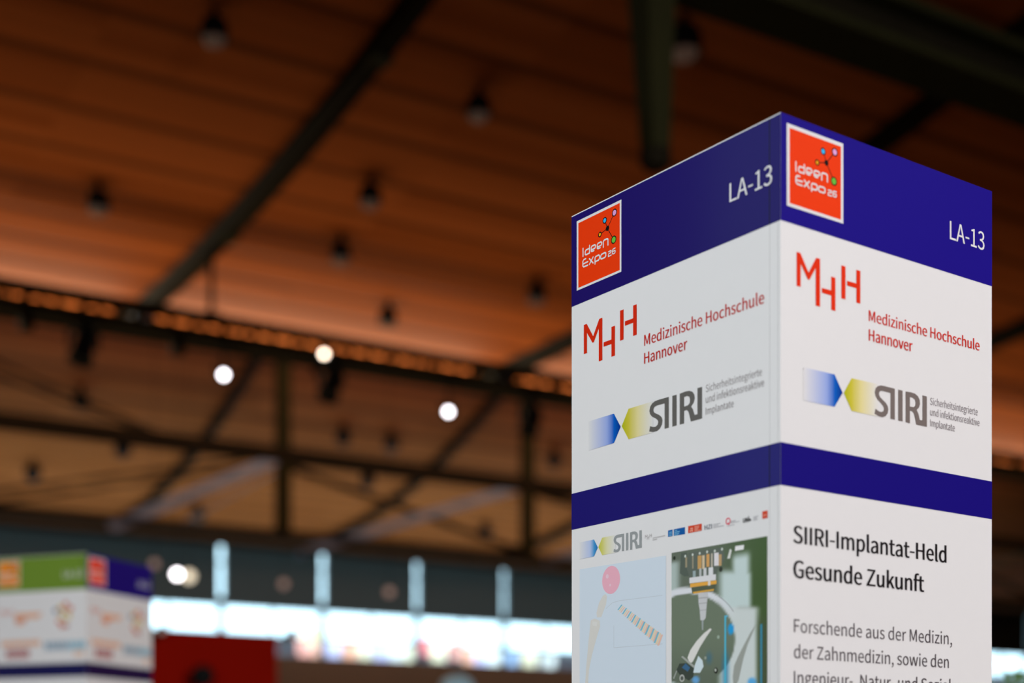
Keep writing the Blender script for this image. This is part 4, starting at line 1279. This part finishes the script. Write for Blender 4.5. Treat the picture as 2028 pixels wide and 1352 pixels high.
I = Ink(FR); I.text('Medizinische Hochschule', 1720.5, 635.3, 613.9, 1939.4, DR2, 0.0007); I.text('Hannover', 1720.5, 674.2, 651.5, 1806.6, DR2, 0.0007); I.build('institute_name', rp, m_matt)
tip = crop_s(672, 433)
I = Ink(FR); siiri(I, (FR.uz(*tip)[0], uzR(crop_s(1917, 487))[0], uzR(crop_s(1917, 487))[1], uzR(crop_s(1917, 939))[1]), BLU3, YEL3, ink(116, 106, 102), WHITE); I.build('project_emblem', rp, m_matt)
TX2 = ink(136, 128, 132)
I = Ink(FR); I.text('Sicherheitsintegrierte', 1841.8, 801, 787, 1935.7, TX2); I.text('und infektionsreaktive', 1841.8, 822.1, 808.3, 1939.4, TX2); I.text('Implantate', 1841.8, 843.8, 829.8, 1890.6, TX2); I.build('project_name', rp, m_matt)
HB = ink(28, 24, 26)
I = Ink(FR); I.text('SIIRI-Implantat-Held', 1571.4, 1074.5, 1039.9, 1873.5, HB, 0.0016); I.text('Gesunde Zukunft', 1571.4, 1143.2, 1108.6, 1829.1, HB, 0.0016); I.build('headline', rp, m_matt)
TB = ink(80, 74, 78)
I = Ink(FR); I.text('Forschende aus der Medizin,', 1572, 1251.3, 1225.4, 1885, TB); I.text('der Zahnmedizin, sowie den', 1572, 1302.6, 1276.7, 1878.7, TB); I.text('Ingenieur-, Natur- und Sozial', 1572, 1354, 1328, 1883, TB); I.build('body_text', rp, m_matt)

# small column in the background
W2 = 0.5
n3 = math.hypot(0.37, 1.0)
r2, d2 = -0.2913 * 6.5, 6.5
GLf = Face(r2, d2, -1 / n3, 0.37 / n3, W2, True)
GRf = Face(r2, d2, 0.37 / n3, 1 / n3, W2, False)
c2, lp2, rp2 = column('display_tower', 'small blurred printed display tower with green and blue header at the lower left', 'display tower', r2, d2, math.atan2(1.0, 0.37) - TH, W2, W2, W2 * SEAM / FL.W)
GREEN, BLUE2 = ink(110, 142, 50), ink(34, 18, 110)
eb = boxof(FL, L1(54, 345), L1(684, 1052)); ep = boxof(FL, L1(77, 370), L1(661, 1030))
er = boxof(FR, R1(93, 113), R1(471, 788)); erp = boxof(FR, uzR(crop_e(20, 85)), uzR(crop_e(675, 1258)))
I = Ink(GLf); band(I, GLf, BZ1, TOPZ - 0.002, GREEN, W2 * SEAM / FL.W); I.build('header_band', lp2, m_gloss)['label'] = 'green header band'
I = Ink(GRf); band(I, GRf, BZ1, TOPZ, BLUE2); I.build('header_band', rp2, m_matt)['label'] = 'blue header band'
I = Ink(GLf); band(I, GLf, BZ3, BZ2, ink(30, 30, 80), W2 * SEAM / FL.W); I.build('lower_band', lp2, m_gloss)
I = Ink(GRf); band(I, GRf, BZ3, BZ2, ink(40, 22, 66)); I.build('lower_band', rp2, m_matt)
I = Ink(GLf, 0.0007); emblem(I, eb, ep, ink(232, 140, 20)); I.build('show_badge', lp2, m_gloss)['label'] = 'orange square badge'
I = Ink(GRf, 0.0007); emblem(I, er, erp, ORANGE); I.build('show_badge', rp2, m_matt)['label'] = 'red square badge'
I = Ink(GLf, 0.0007); z = BZ1 + 0.055; I.text_uz('LA-13', 0.375, z, 0.478, z + 0.03, WHITE, 0.0009); I.build('stand_number', lp2, m_gloss)
I = Ink(GRf, 0.0007); I.text_uz('LA-13', 0.39, z, 0.478, z + 0.03, WHITE, 0.0009); I.build('stand_number', rp2, m_matt)
def C8(x, y): return (x / 5.364, 1100 + y / 5.364)
def marks(face, panel, m, sq, x0, xw, dy):
    """the blurred print: sq squeezes the left-face layout onto the other face"""
    def T(x, y):
        u, z = GLf.uz(*C8(x, y))
        return (face.W * u / W2, z)
    def strokeT(pts, w, c):
        I.stroke([T(*p) for p in pts], w, c)
    I = Ink(face)
    OR, RD, TQ, YL, CY = ink(205, 85, 30), ink(160, 25, 15), ink(10, 120, 155), ink(215, 180, 20), ink(50, 160, 190)
    def mk(u0, u1, zt, zb, c): mhh(I, (u0, u1, zt, zb), c)
    a, b = T(5, 580), T(140, 640)
    mk(a[0], b[0], a[1], a[1] - 0.02, OR)
    for x0_, y0_, x1_ in ((160, 628, 440), (160, 660, 420), (160, 690, 270), (165, 720, 260)):
        p, q = T(x0_, y0_), T(x1_, y0_)
        I.poly([(p[0], p[1] - 0.005), (q[0], p[1] - 0.005), (q[0], p[1] + 0.005), (p[0], p[1] + 0.005)], ink(230, 160, 110) if y0_ != 690 else OR)
    I.build('institute_letters', panel, m)
    I = Ink(face)
    for (x, y, r, c) in ((590, 585, .012, TQ), (640, 550, .011, YL), (700, 515, .012, OR), (750, 560, .012, OR), (730, 620, .010, YL), (650, 650, .010, YL), (680, 600, .008, CY), (620, 700, .010, OR), (660, 740, .013, OR), (705, 745, .010, RD), (740, 655, .007, YL)):
        p = T(x, y); I.disc(p[0], p[1], r, c, 14)
    strokeT([(640, 560), (700, 600), (640, 660), (720, 690)], 0.006, YL)
    strokeT([(590, 590), (680, 560), (750, 580)], 0.005, OR)
    I.build('swirl_emblem', panel, m)
    I = Ink(face)
    for y in (925, 955):
        p, q = T(15, y), T(430, y)
        n = 15
        for i in range(n):
            u = p[0] + (q[0] - p[0]) * i / n
            I.poly([(u, p[1] - .006), (u + .012, p[1] - .006), (u + .012, p[1] + .006), (u, p[1] + .006)], ink(226, 168, 130))
    zz = T(70, 1045)[1]
    for i in range(5):
        u = T(65, 1045)[0] + i * 0.026
        I.poly([(u, zz - .022), (u + .009, zz - .022), (u + .013, zz + .022), (u + .004, zz + .022)], RD)
        I.poly([(u + .012, zz - .022), (u + .020, zz - .022), (u + .025, zz + .018), (u + .017, zz + .018)], RD)
    I.build('sponsor_lettering', panel, m)
    I = Ink(face)
    zz = T(480, 960)[1]
    for i in range(9):
        u = T(480, 960)[0] + i * 0.025
        I.poly([(u, zz - .020), (u + .008, zz - .020), (u + .008, zz + .020), (u, zz + .020)], TQ if i < 5 else CY)
        I.poly([(u + .008, zz + .006), (u + .021, zz - .020), (u + .021, zz - .004), (u + .008, zz + .020)], TQ if i < 5 else CY)
    p = T(790, 1040)
    for i in range(3):
        u = p[0] + i * .019
        I.poly([(u, p[1] - .012), (u + .012, p[1] - .012), (u + .012, p[1] + .012), (u, p[1] + .012)], ink(228, 180, 145))
    I.build('partner_lettering', panel, m)
marks(GLf, lp2, m_gloss, 1, 0, 0, 0)
marks(GRf, rp2, m_matt, 1, 0, 0, 0)
